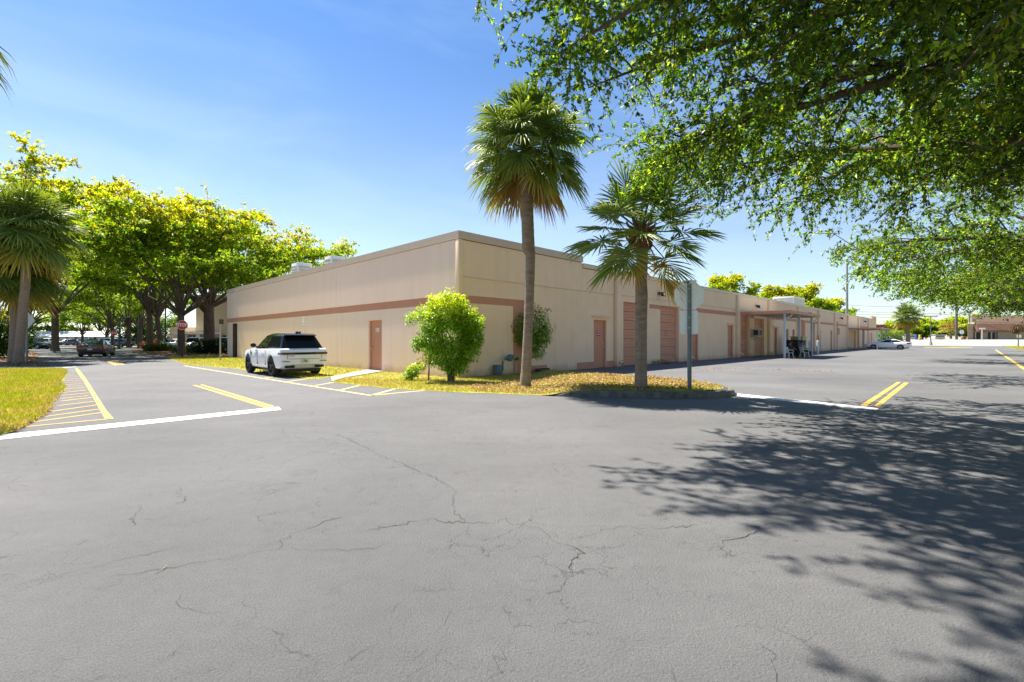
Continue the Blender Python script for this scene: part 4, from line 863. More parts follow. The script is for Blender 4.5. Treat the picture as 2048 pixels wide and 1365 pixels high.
# rear left wheel outer face sits at wp_
CS = 0.885
suv.location = Vector((wp_.x, wp_.y, 0.0)) - Matrix.Rotation(hd, 3, 'Z') @ Vector((-1.38 * CS, 0.985 * CS, 0)); suv.location.z = 0.025; suv.rotation_euler = (0, 0, hd); suv.scale = (CS, CS, 0.95)

# sedan model (brown, turning)
def sedan(label, group, pm, name='parked_car', L_=0.0, rimm=None, cpe=False, glass=None):
    st = [(-2.42, 0.72, 0.52, 0.86, 0.88), (-2.36, 0.84, 0.36, 0.96, 0.985), (-2.15, 0.90, 0.28, 0.98, 1.02), (-1.6, 0.925, 0.24, 0.96, 1.0), (-0.6, 0.93, 0.22, 0.93, 0.96), (0.5, 0.93, 0.22, 0.92, 0.96), (1.2, 0.925, 0.22, 0.88, 0.95), (1.8, 0.90, 0.24, 0.80, 0.88), (2.25, 0.83, 0.30, 0.70, 0.77), (2.42, 0.70, 0.36, 0.62, 0.66)]
    cab = (-1.95, 1.10, -1.15, 0.15, 0.97, 1.36, 1.44, 0.82, 0.62) if not cpe else (-2.0, 1.15, -1.0, 0.05, 0.96, 1.30, 1.38, 0.82, 0.60)
    r, b = make_car(label, group, pm, st, cab, 2.80, -1.40, 0.33, 1.58, rimm or M['rim'], name=name, glass=glass)
    for sd in (-1, 1):
        mb = MB(); mb.prism([(-2.43, sd * 0.44), (-2.43, sd * 0.74), (-2.36, sd * 0.87), (-2.05, sd * 0.925), (-2.05, sd * 0.6), (-2.36, sd * 0.44)], 0.76, 0.93); mb.build('tail_light', M['tail'], r, bevel=0.01)
        mb = MB(); mb.prism([(2.0, sd * 0.885), (2.33, sd * 0.80), (2.42, sd * 0.62), (2.3, sd * 0.5), (1.95, sd * 0.6)], 0.60, 0.72); mb.build('headlight', M['lens'], r, bevel=0.01)
        for x in (-0.75, 0.3):
            mb = MB(); mb.box(x, x + 0.18, *sorted((sd * 0.92, sd * 0.945)), 0.80, 0.83); mb.build('door_handle', pm, r)
        for x in (-0.95, 0.1, 1.02): mb = MB(); mb.box(x, x + 0.006, *sorted((sd * 0.8, sd * 0.9315)), 0.32, 0.88); mb.build('door_seam', SEAM, r)
    mb = MB(); mb.box(-2.435, -2.2, -0.72, 0.72, 0.505, 0.515); mb.build('bumper_seam', M['darkgrey'], r)
    mb = MB(); mb.box(2.36, 2.43, -0.42, 0.42, 0.44, 0.58); mb.build('grille', M['black'], r)
    plate(r, -2.44, 0.62, None)
    return r
brown = paint('brown_metallic', (0.115, 0.082, 0.068), 0.3, 0.4)
bs = sedan('dark brown sedan turning across the shaded junction seen from behind', None, brown, name='sedan', glass=M['glass2'])
bs.location = P(179, 36.6) + Vector((math.sin(R_(-30)), math.cos(R_(-30)), 0)) * 2.35; bs.rotation_euler = (0, 0, R_(90 + 30)); bs.scale = (0.93, 0.93, 0.95)
mb = MB(); mb.ball((-2.44, 0, 0.86), 0.05, 8, 6, sq=(0.2, 1.6, 0.8)); mb.build('badge', M['steel'], bs)
wc = sedan('white low coupe parked nose to the wall beside the far canopy posts', None, M['carwhite'], name='coupe', cpe=True)
nose = W(70.0, -1.8); wc.location = nose - Vector((UX, UY, 0)) * 2.45; wc.rotation_euler = (0, 0, hd)

# small suv model for the far car park
def far_suv(label, pm, h=1.66, name='parked_car'):
    st = [(-2.30, 0.80, 0.50, 0.95, 0.97), (-2.22, 0.90, 0.34, 1.02, 1.03), (-1.6, 0.93, 0.27, 1.02, 1.03), (0.3, 0.93, 0.26, 1.0, 1.03), (1.3, 0.92, 0.26, 0.97, 1.04), (2.0, 0.86, 0.30, 0.88, 0.94), (2.28, 0.72, 0.42, 0.74, 0.78)]
    r, b = make_car(label, 'cars in the far car park', pm, st, (-2.16, 1.15, -1.95, 0.45, 1.03, h - 0.10, h, 0.84, 0.68), 2.75, -1.33, 0.36, 1.6, M['rim'], name=name)
    for sd in (-1, 1):
        mb = MB(); mb.box(-2.28, -2.1, *sorted((sd * 0.66, sd * 0.86)), 0.82, 1.04); mb.build('tail_light', M['tail'], r)
        mb = MB(); mb.box(2.0, 2.25, *sorted((sd * 0.5, sd * 0.78)), 0.68, 0.80); mb.build('headlight', M['lens'], r)
    return r
def repaint(src, label, pm, loc, rz, name='parked_car'):
    c = copy_tree(src); c['label'] = label; c.location = loc; c.rotation_euler = (0, 0, rz)
    for ch in c.children:
        if ch.type == 'MESH' and ch.name.split('.')[0] in ('body', 'cabin', 'wing_mirror', 'door_handle'):
            ch.data = ch.data.copy(); ch.data.materials.clear(); ch.data.materials.append(pm)
    return c
GRP = 'cars in the far car park'
s0 = far_suv('white suv parked tail out in front of the long white building', M['carwhite']); s0.location = P(105, 108); s0.rotation_euler = (0, 0, R_(98))
c0 = sedan('pale silver sedan parked beside the white tail out suv', GRP, paint('silver', (0.5, 0.51, 0.5), 0.3, 0.5)); c0.location = P(129, 106); c0.rotation_euler = (0, 0, R_(-100))
navy = paint('navy', (0.02, 0.03, 0.07)); blk = paint('black_paint', (0.012, 0.013, 0.014)); org = paint('orange_red', (0.60, 0.11, 0.02), 0.3, 0.0); mint = paint('pale_mint', (0.42, 0.50, 0.46), 0.3, 0.2); dgreen = paint('dark_green', (0.02, 0.035, 0.03))
repaint(c0, 'black sedan parked side on beside the pale silver sedan', blk, P(150, 104), R_(170))
repaint(s0, 'navy suv parked behind the brown sedan roof', navy, P(176, 98), R_(150))
repaint(s0, 'white long suv parked beyond the brown sedan', M['carwhite'], P(211, 92), R_(172))
repaint(c0, 'dark blue sedan parked behind the small stop sign', navy, P(240, 84), R_(168))
repaint(s0, 'dark green car nose showing past the leaning palm trunks', dgreen, P(72, 70), R_(10))
repaint(c0, 'black sedan nose beside the dark green car at the hedge', blk, P(62, 66), R_(10))
repaint(c0, 'orange red car parked between the dark tree trunks', org, P(310, 70), R_(100))
repaint(c0, 'pale mint sedan parked behind the low clipped hedge', mint, P(344, 62), R_(-75))
repaint(s0, 'white van like suv facing out beside the big trunk', M['carwhite'], P(389, 60), R_(-70))
repaint(s0, 'white suv showing between the big trunk and the building end', M['carwhite'], P(452, 62), R_(-80))
repaint(c0, 'black car nose peeking past the building end', blk, P(463, 50), R_(-110))
# ------------------------------------------------------------------ signs and posts
def octagon(r, n=8): return [(r * math.cos(math.pi / 8 + k * math.pi / 4), r * math.sin(math.pi / 8 + k * math.pi / 4)) for k in range(n)]
def rrect(w_, h_, r, n=4):
    out = []
    for (cx, cz, a0) in ((w_ / 2 - r, h_ / 2 - r, 0), (-w_ / 2 + r, h_ / 2 - r, 90), (-w_ / 2 + r, -h_ / 2 + r, 180), (w_ / 2 - r, -h_ / 2 + r, 270)):
        for k in range(n + 1): a = R_(a0 + 90 * k / n); out.append((cx + r * math.cos(a), cz + r * math.sin(a)))
    return out
def stop_sign(loc, rz, z, rad, label, extra=None, pole=True, post=None, ztop=None):
    """local -y is the printed face"""
    r = empty('stop_sign', loc, rz, label, 'sign')
    m_ = MB(); zt = ztop or z + rad * 0.95
    # u channel post behind the plate
    for (x0, x1, y0, y1) in ((-0.034, 0.034, 0.012, 0.018), (-0.034, -0.028, 0.018, 0.05), (0.028, 0.034, 0.018, 0.05), (-0.05, -0.034, 0.044, 0.05), (0.034, 0.05, 0.044, 0.05)): m_.box(x0, x1, y0, y1, -0.05, zt)
    m_.build('post', post or M['galv'], r)
    m_ = MB(); m_.prism([(x, z + zz) for x, zz in octagon(rad)], 0.006, 0.009, 'y'); p = m_.build('plate', M['signback'], r)
    m_ = MB(); m_.prism([(x, z + zz) for x, zz in octagon(rad * 0.995)], 0.002, 0.005, 'y'); m_.build('white_border', M['white'], p)
    m_ = MB(); m_.prism([(x, z + zz) for x, zz in octagon(rad * 0.93)], -0.002, 0.0015, 'y'); m_.build('red_face', M['red'], p)
    text_obj('STOP', rad * 0.92, M['white'], p, frame((1, 0, 0), (0, 0, 1), (0, -1, 0), (0, -0.004, z)), 0.001, 0.72, bold=0.012)
    return r
# near one, seen from behind, with a plate below and street blades on top
sp = G(1378, 782, 0.12)
near = stop_sign((sp.x, sp.y, 0.10), R_(172), 2.33, 0.372, 'tall stop sign seen from behind with a second plate below on the grass island', ztop=2.68)
mb = MB(); mb.prism([(x, 1.68 + zz) for x, zz in rrect(0.42, 0.58, 0.05)], 0.006, 0.009, 'y'); sub = mb.build('lower_plate', M['signback'], near)
mb = MB(); mb.prism([(x, 1.68 + zz) for x, zz in rrect(0.415, 0.575, 0.05)], 0.0025, 0.0055, 'y'); mb.build('white_face', M['white'], sub)
mb = MB()
for z in (2.5, 2.2, 1.8, 1.55): mb.tube([(0, 0.010, z), (0, 0.024, z)], 0.012, 6)
mb.build('bolt', M['steel'], near)
mb = MB(); mb.box(-0.165, 0.165, 0.024, 0.028, 2.60, 2.70); mb.box(-0.004, 0.004, -0.20, 0.0235, 2.60, 2.70); mb.box(-0.004, 0.004, 0.0285, 0.24, 2.60, 2.70); bl = mb.build('street_blade', M['signback'], near)
mb = MB()
for k in range(5): mb.box(-0.02 + k * 0.03, -0.005 + k * 0.03, 0.0285, 0.033, 2.625, 2.68)
mb.build('blade_print', M['darkgrey'], bl)
def face_cam(p): return math.atan2(p.x, -p.y) if False else math.atan2(-p.x, p.y)
s1 = G(364.5, 716); stop_sign(s1, face_cam(s1), 2.42, 0.37, 'red stop sign facing the lot in front of the forked tree trunk', post=mat('rusty_post', (0.10, 0.05, 0.035), 0.8))
s2 = P(228, 62); stop_sign(s2, face_cam(s2) + 0.15, ZY(667, 62), 0.36, 'small distant red stop sign beyond the brown sedan', post=M['galv'])
def plate_sign(loc, rz, pts, z, label, m_face, h, rp=0.028, mp=None, cat='sign', nm='road_sign'):
    r = empty(nm, loc, rz, label, cat)
    m_ = MB(); m_.cyl(0, 0.03, -0.05, h, rp, 8); m_.build('post', mp or M['galv'], r)
    m_ = MB(); m_.prism([(x, z + zz) for x, zz in pts], -0.004, 0.0, 'y'); m_.build('plate', m_face, r)
    return r
s3 = G(54.5, 720); plate_sign(s3, face_cam(s3) + R_(52), [(0, 0.62), (0.62, 0), (0, -0.62), (-0.62, 0)], ZY(641, s3.y), 'pale diamond sign back on a grey post beside the leaning palms', M['signback'], ZY(625, s3.y), 0.06)
s4 = P(75, 66); plate_sign(s4, face_cam(s4), [(0.36 * math.cos(k * math.pi / 10), 0.36 * math.sin(k * math.pi / 10)) for k in range(20)], ZY(667, 66), 'small round grey sign back by the far car park entrance', M['signback'], ZY(664, 66))
s5 = G(440.5, 722); r = empty('sign_post', s5, 0, 'slim grey metal post at the tree end of the building', 'post')
mb = MB(); mb.cyl(0, 0, -0.05, ZY(637, s5.y), 0.045, 8); mb.build('post', mat('light_post_grey', (0.33, 0.33, 0.36), 0.5), r)
mb = MB(); mb.box(0.046, 0.09, -0.2, 0.2, ZY(649, s5.y), ZY(639, s5.y)); mb.build('plate', M['darkgrey'], r)
gp = mat('green_pole', (0.012, 0.05, 0.028), 0.5)
for px, Y, top, lab in ((331, 62, 560, 'dark green lamp pole in front of the middle tree trunks'), (276, 72, 590, 'dark green lamp pole left of the orange car'), (238.5, 66, 640, 'short dark green pole beside the small stop sign'), (18, 40, 590, 'dark green pole in the hedge behind the leaning palms')):
    r = empty('lamp_pole', P(px, Y), 0, lab.replace('left of', 'before'), 'lamp post'); z = ZY(top, Y)
    mb = MB(); mb.tube([(0, 0, 0), (0, 0, z)], [0.10, 0.07], 8); mb.build('pole', gp, r)
    mb = MB(); mb.cyl(0, 0, 0, 0.25, 0.16, 10); mb.build('base', gp, r)
    mb = MB(); mb.tube([(0, 0, z), (0.5, -0.1, z + 0.25), (1.1, -0.2, z + 0.3)], 0.035, 6); mb.tube([(1.0, -0.2, z + 0.28), (1.7, -0.3, z + 0.3)], [0.12, 0.08], 8); mb.build('lamp_arm', gp, r)

# ------------------------------------------------------------------ under the canopy: chairs, people, bin, cabinet, bollards
def plastic_chair(loc, rz, label):
    r = empty('plastic_chair', loc, rz, label, 'chair', 'white plastic chairs under the canopy')
    m_ = MB(); m_.box(-0.22, 0.22, -0.22, 0.22, 0.41, 0.44); m_.build('seat', M['whiteplastic'], r, bevel=0.012)
    m_ = MB()
    for k in range(5): m_.prism([(-0.22, 0.44), (-0.19, 0.44), (-0.30, 0.84), (-0.33, 0.84)], -0.2 + k * 0.085, -0.14 + k * 0.085, 'y')
    m_.prism([(-0.30, 0.80), (-0.285, 0.80), (-0.31, 0.88), (-0.34, 0.88)], -0.22, 0.22, 'y'); m_.build('backrest', M['whiteplastic'], r)
    for sx in (-1, 1):
        for sy in (-1, 1):
            m_ = MB(); m_.tube([(sx * 0.19, sy * 0.2, 0.42), (sx * 0.24, sy * 0.25, 0.0)], [0.03, 0.022], 6); m_.build('leg', M['whiteplastic'], r)
    for sy in (-1, 1):
        m_ = MB(); m_.tube([(0.2, sy * 0.22, 0.42), (0.2, sy * 0.26, 0.62), (0.12, sy * 0.26, 0.655), (-0.27, sy * 0.24, 0.66)], 0.022, 6); m_.build('armrest', M['whiteplastic'], r, smooth=True)
    return r
SKIN = mat('skin', (0.30, 0.165, 0.11), 0.55, spec=0.3); SKIN2 = mat('skin_tan', (0.36, 0.20, 0.14), 0.55, spec=0.3)
def skin_mesh(name, verts, edges, radii, m, parent, root=0, sub=1):
    me = bpy.data.meshes.new(name); me.from_pydata(verts, edges, []); o = bpy.data.objects.new(name, me); COL.objects.link(o)
    bpy.context.view_layer.objects.active = o
    md = o.modifiers.new('s', 'SKIN'); md.use_smooth_shade = True
    sv = me.skin_vertices[0].data
    for i, q in enumerate(radii): sv[i].radius = (q, q) if not isinstance(q, tuple) else q
    sv[root].use_root = True
    sb = o.modifiers.new('u', 'SUBSURF'); sb.levels = sub; sb.render_levels = sub
    bpy.context.view_layer.update()
    me2 = bpy.data.meshes.new_from_object(o.evaluated_get(bpy.context.evaluated_depsgraph_get())); bpy.data.objects.remove(o); me2.materials.clear()
    return link_mesh(name, me2, m, parent, smooth=True)
def seated_person(loc, rz, label, shirt, trousers, lean, hat, skin, fwd_arm):
    """x is forward, sits with the pelvis at z 0.52"""
    r = empty('person', loc, rz, label, 'person')
    cl, sl = math.cos(lean), math.sin(lean)
    def tz(h, x=0.0): return (-sl * h + x * cl - 0.06, 0.0, 0.53 + cl * h + x * sl)    # along the leaning torso
    V, E, Rr = [], [], []
    def add(p, q, par=None):
        V.append(p); Rr.append(q)
        if par is not None: E.append((par, len(V) - 1))
        return len(V) - 1
    pel = add(tz(0.0), 0.13); w1 = add(tz(0.2), 0.12, pel); ch = add(tz(0.40), 0.145, w1); nk = add(tz(0.55), 0.058, ch)
    hx = 0.04 if lean >= 0 else 0.10
    h0 = add(tz(0.63, hx * 0.6), 0.075, nk); h1 = add(tz(0.73, hx), 0.095, h0); h2 = add(tz(0.82, hx), 0.075, h1)
    t = tz(0.71, hx); nose = add((t[0] + 0.112, 0, t[2]), 0.014, h1)
    sleeve = []; legs = []
    for sy in (-1, 1):
        s_ = tz(0.47); a = add((s_[0], sy * 0.19, s_[2]), 0.06, ch)
        if fwd_arm: el = add((s_[0] + 0.16, sy * 0.25, s_[2] - 0.22), 0.045, a); wr = add((s_[0] + 0.40, sy * 0.18, s_[2] - 0.27), 0.032, el); d = (0.07, 0, -0.01)
        else: el = add((s_[0] + 0.02, sy * 0.26, s_[2] - 0.28), 0.045, a); wr = add((s_[0] + 0.25, sy * 0.16, s_[2] - 0.26), 0.032, el); d = (0.06, 0, 0.03)
        pw = V[wr]; pm = add((pw[0] + d[0], pw[1], pw[2] + d[2]), 0.036, wr); pp = V[pm]
        for k in range(4): f1 = add((pp[0] + 0.05, pp[1] + (k - 1.5) * 0.018, pp[2] + d[2] * 0.5), 0.009, pm); add((pp[0] + 0.08 - abs(k - 1.5) * 0.006, pp[1] + (k - 1.5) * 0.019, pp[2] - 0.025), 0.008, f1)
        add((pp[0] + 0.02, pp[1] - sy * 0.05, pp[2] + 0.015), 0.010, pm)
        sleeve.append((a, el))
        hp = add((-0.04, sy * 0.095, 0.50), 0.095, pel); kn = add((0.40, sy * 0.13, 0.52), 0.068, hp); an = add((0.42 + 0.10 * (sy > 0), sy * 0.14, 0.09), 0.042, kn); to = add((0.60 + 0.10 * (sy > 0), sy * 0.15, 0.04), 0.036, an)
        legs.append((hp, kn, an, to))
    skin_mesh('body', V, E, Rr, skin, r)
    v = [V[pel], V[w1], V[ch], tz(0.5)]; e = [(0, 1), (1, 2), (2, 3)]; q = [0.145, 0.14, 0.165, 0.085]
    for (a, el) in sleeve:
        mid = lerp(V[a], V[el], 0.75); v += [V[a], mid]; e += [(2, len(v) - 2), (len(v) - 2, len(v) - 1)]; q += [0.078, 0.066]
    skin_mesh('shirt', v, e, q, shirt, r)
    v = [V[pel]]; e = []; q = [0.15]
    for (hp, kn, an, to) in legs:
        b = len(v); low = lerp(V[kn], V[an], 0.88); v += [V[hp], V[kn], low]; e += [(0, b), (b, b + 1), (b + 1, b + 2)]; q += [0.108, 0.082, 0.066]
    skin_mesh('trousers', v, e, q, trousers, r)
    for (hp, kn, an, to) in legs:
        m_ = MB(); p = V[an]; m_.ball((p[0] + 0.08, p[1], 0.05), 0.12, 10, 6, sq=(1.15, 0.42, 0.42)); m_.build('shoe', M['boot'], r, smooth=True)
    hc = V[h1]; m_ = MB(); m_.ball((hc[0] - 0.018, 0, hc[2] + 0.035), 0.108, 12, 8, sq=(1, 0.92, 0.95)); m_.build('hair', M['black'], r, smooth=True)
    for sy in (-1, 1):
        m_ = MB(); m_.ball((hc[0] + 0.088, sy * 0.034, hc[2] + 0.005), 0.012, 6, 5); m_.build('eye', M['black'], r)
        m_ = MB(); m_.ball((hc[0] - 0.01, sy * 0.097, hc[2] - 0.015), 0.028, 6, 5, sq=(0.6, 0.4, 1)); m_.build('ear', skin, r)
    m_ = MB(); m_.box(hc[0] + 0.082, hc[0] + 0.092, -0.025, 0.025, hc[2] - 0.062, hc[2] - 0.054); m_.build('mouth', M['pink'], r)
    if hat:
        m_ = MB(); m_.cyl(hc[0], 0, hc[2] + 0.055, hc[2] + 0.065, 0.19, 18); m_.cyl(hc[0], 0, hc[2] + 0.06, hc[2] + 0.15, 0.11, 14, r1=0.09); m_.build('hat', mat('dark_hat', (0.03, 0.027, 0.025), 0.8), r)
    return r
hv = THETA
blue = mat('light_blue_shirt', (0.22, 0.40, 0.72), 0.8, var=0.08, vs=12); navyc = mat('dark_navy_cloth', (0.018, 0.02, 0.035), 0.85); blackc = mat('black_cloth', (0.012, 0.012, 0.014), 0.85)
k1 = P(1577, 34.0); k2 = P(1609, 35.6)
ch1 = plastic_chair(k1, R_(20), 'white plastic armchair tucked behind the nearest canopy post')
ch2 = plastic_chair(k2, R_(8), 'white plastic armchair with its whole arm showing beyond the middle canopy post')
pe1 = seated_person(k1, R_(20), 'seated person in dark clothes bent forward behind the nearest canopy post', navyc, blackc, -0.30, False, SKIN, True)
pe2 = seated_person(k2, R_(8), 'seated person in light blue shirt and dark hat leaning back with black trousers', blue, blackc, 0.32, True, SKIN2, True)
for o_ in (ch1, ch2, pe1, pe2): o_.scale = (0.92, 0.92, 0.92)
# bin
def bin_at(loc, rz, sx, sy, h, label, m, name):
    r = empty(name, loc, rz, label, 'bin')
    m_ = MB(); m_.prism([(-sx / 2 + 0.04, 0.12), (sx / 2 - 0.04, 0.12), (sx / 2, h), (-sx / 2, h)], -sy / 2, sy / 2, 'y'); m_.build('body', m, r, bevel=0.02)
    m_ = MB(); m_.prism([(-sx / 2 - 0.03, h + 0.005), (sx / 2 + 0.03, h + 0.005), (sx / 2 + 0.02, h + 0.06), (-sx / 2 - 0.02, h + 0.10)], -sy / 2 - 0.03, sy / 2 + 0.03, 'y'); m_.build('lid', M['black'], r, bevel=0.01)
    for sx_ in (-1, 1):
        for sy_ in (-1, 1): m_ = MB(); m_.tube([(sx_ * sx * 0.36, sy_ * sy * 0.36 - 0.03, 0.07), (sx_ * sx * 0.36, sy_ * sy * 0.36 + 0.03, 0.07)], 0.07, 10); m_.build('wheel', M['rubber'], r)
    return r
bin_at(P(1590, 36.6), R_(25), 0.95, 1.1, 1.22, 'dark green black wheeled bin between the two seated men', mat('dark_bin', (0.012, 0.02, 0.018), 0.5), 'wheeled_bin')
r = empty('electrical_cabinet', W(37.5, -1.5), THETA, 'olive beige steel cabinet behind the seated man in the hat', 'cabinet')
OL = mat('olive_cabinet', (0.36, 0.33, 0.16), 0.6, var=0.1)
mb = MB(); mb.box(-0.7, 0.7, -0.45, 0.45, 0.0, 1.55); mb.build('cabinet_body', OL, r, bevel=0.02)
mb = MB(); mb.box(-0.62, -0.02, -0.47, -0.452, 0.1, 1.45); mb.build('door', OL, r, bevel=0.006); mb = MB(); mb.box(0.02, 0.62, -0.47, -0.452, 0.1, 1.45); mb.build('door', OL, r, bevel=0.006)
mb = MB(); mb.box(-0.76, 0.76, -0.5, 0.5, 1.552, 1.62); mb.build('lid', OL, r)
for (px, Y, lab) in ((1619.5, 43.5, 'white capped steel bollard just behind the seated man in the hat'), (1635.5, 43.0, 'white capped steel bollard standing free beyond the canopy edge')):
    r = empty('bollard', P(px, Y), 0, lab, 'bollard', 'bollards by the roll door')
    mb = MB(); mb.cyl(0, 0, 0, 1.2, 0.085, 14); mb.build('pipe', PW, r, smooth=True); mb = MB(); mb.ball((0, 0, 1.2), 0.086, 12, 8, sq=(1, 1, 0.5)); mb.build('cap', M['white'], r, smooth=True)

# ------------------------------------------------------------------ far right: street, shop building, poles, lamp
Yb = 152.0; zb = 1.31
r = empty('shop_building', P(1942, Yb, zb), 0, 'peach shop building with brown shingle mansard roof and glass doors across the road', 'building')
PE = mat('peach_stucco', (0.56, 0.41, 0.29), 0.85, var=0.05, vs=0.8); SH = mat('brown_shingle', (0.20, 0.095, 0.06), 0.85, var=0.35, vs=3, stretch=(1, 1, 3)); sc = Yb / FPX
def bx(px): return (px - 1942) * sc
def bz(py): return CAMH + (CYP - py) * sc - zb
mb = MB(); mb.prism([(bx(1935), 0.0), (bx(2130), 0.0), (bx(2130), 14), (bx(1935) + 13.5, 14)], 0, bz(648)); mb.build('wall', PE, r)
mb = MB(); mb.prism([(bx(1942) + 3, 3.0), (bx(2130) + 3, 3.0), (bx(2130) + 3, 14), (bx(1942) + 13.5, 14)], bz(648) + 0.002, bz(631) * 1.02); mb.build('upper_wall', PE, r)
mb = MB(); mb.prism([(-0.05, bz(647)), (-0.05, bz(663)), (-1.8, bz(663)), (-1.75, bz(661.5))], bx(1947), bx(2060), 'x'); rf = mb.build('mansard_roof', SH, r)
nrow = 7
for k in range(nrow):
    t0, t1 = k / nrow, (k + 1) / nrow
    y0, z0_ = -1.77 + 1.72 * t0, bz(661.5) + (bz(647) - bz(661.5)) * t0; y1, z1_ = -1.77 + 1.72 * t1, bz(661.5) + (bz(647) - bz(661.5)) * t1
    mb = MB(); mb.prism([(y0 - 0.06, z0_), (y0 - 0.06, z0_ + 0.05), (y1, z1_ + 0.02), (y1, z1_)], bx(1945) + 0.25 * t0 * 4, bx(2060), 'x'); mb.build('shingle_course', SH, rf)
for (x0, x1) in ((1951, 1961), (1974, 1981.5), (1983, 1991)):
    mb = MB(); mb.box(bx(x0), bx(x1), -0.06, -0.02, 0.05, bz(664.5)); w_ = mb.build('glass_door', M['glass'], r)
    mb = MB()
    for xx in (x0, x1): mb.box(bx(xx) - 0.07, bx(xx) + 0.07, -0.1, -0.061, 0, bz(664))
    mb.box(bx(x0) + 0.075, bx(x1) - 0.075, -0.1, -0.061, bz(664.6), bz(663.9)); mb.build('door_frame', M['white'], w_)
mb = MB(); mb.box(bx(1946.5), bx(1949.5), -0.05, -0.003, 0, bz(664)); mb.box(bx(1992), bx(1995), -0.05, -0.003, 0, bz(664)); mb.build('brick_pier', mat('brick_red', (0.20, 0.08, 0.06), 0.9, var=0.2, vs=8), r)
r = empty('rooftop_air_conditioner', P(1954, Yb + 1.5, bz(648) + zb), 0, 'low rooftop unit on the peach shop building', 'air conditioner'); mb = MB(); mb.box(bx(1947) - bx(1954), bx(1960) - bx(1954), -0.6, 0.6, 0, 0.5); mb.build('cabinet', M['acgrey'], r); mb = MB(); mb.box(-1.1, 1.0, -0.5, 0.5, 0.501, 0.62); mb.build('fan_deck', M['darkgrey'], r)
s = P(1964.5, 138, 1.2); plate_sign(s, 0, [(-0.95, -0.22), (0.95, -0.22), (0.95, 0.22), (-0.95, 0.22)], ZY(657.5, 138) - 1.2, 'cream name board on a post in front of the shop doors', M['white'], ZY(657, 138) - 1.2, 0.12, mat('cream_post', (0.6, 0.5, 0.4), 0.6))
s = P(1923.5, 142, 1.3); stop_sign(s, R_(180), ZY(664.5, 142) - 1.3, 0.72, 'pale back of a stop sign across the road beside the shop', ztop=ZY(658, 142) - 1.3)
s = P(2037, 88); r = empty('street_sign', s, 0, 'small white sign on a post in the sunlit verge under the oak', 'sign'); mb = MB(); mb.cyl(0, 0, 0, ZY(668, 88), 0.05, 8); mb.build('post', M['galv'], r); mb = MB(); mb.box(-0.3, 0.5, -0.02, 0.0, ZY(676, 88), ZY(670, 88)); mb.build('plate', M['white'], r)
def pole(px, Y, z0, ytop, rad, label, m, cross=True):
    r = empty('utility_pole', P(px, Y, z0), 0, label, 'pole'); h = ZY(ytop, Y) - z0
    mb = MB(); mb.tube([(0, 0, -0.3), (0, 0, h)], [rad, rad * 0.7], 9); mb.build('mast', m, r)
    if cross: mb = MB(); mb.box(-0.9, 0.9, -0.06, 0.06, h - 0.7, h - 0.55); mb.build('crossarm', m, r)
    return r
GW = mat('grey_pole', (0.30, 0.30, 0.31), 0.7); DW = mat('dark_pole', (0.10, 0.10, 0.11), 0.7)
pole(1694, 150, 0.0, 520, 0.42, 'thick grey utility pole rising behind the building roofline', GW, False)
pole(1913, 146, 1.25, 520, 0.34, 'tall dark utility pole beside the yellow palm across the road', DW)
pole(1938.5, 168, 1.3, 622, 0.42, 'short grey concrete pole at the edge of the shop building', GW)
r = empty('overhead_wire', P(1694, 150, 0), 0, 'thin overhead power lines strung between the utility poles', 'power line', )
mb = MB()
for (pa, Ya, ya, pb, Yb_, yb) in ((1694, 150, 622, 2200, 150, 622), (1694, 150, 632, 1938, 168, 624), (1694, 150, 610, 1913, 146, 600), (1640, 160, 628, 2100, 150, 612)):
    a, b = P(pa, Ya, ZY(ya, Ya)), P(pb, Yb_, ZY(yb, Yb_)); o = P(1694, 150, 0)
    pts = [a.lerp(b, k / 10) - o - Vector((0, 0, 1.2 * 4 * (k / 10) * (1 - k / 10))) for k in range(11)]; mb.tube(pts, 0.035, 4)
mb.build('cable', M['black'], r)
lp = P(1861.5, 104); r = empty('parking_lot_lamp', lp, 0, 'twin armed parking lot lamp on a concrete footing in the grass bed', 'lamp post'); h = ZY(633, 104)
mb = MB(); mb.tube([(0, 0, 0.8), (0, 0, h)], [0.1, 0.06], 8); mb.build('pole', DW, r)
mb = MB(); mb.tube([(0, 0, 0), (0, 0, 0.85)], [0.34, 0.2], 12); mb.build('footing', M['concrete'], r)
for sx in (-1, 1): mb = MB(); mb.box(*sorted((sx * 0.1, sx * 1.5)), -0.12, 0.12, h - 0.08, h + 0.10); mb.build('lamp_head', DW, r)
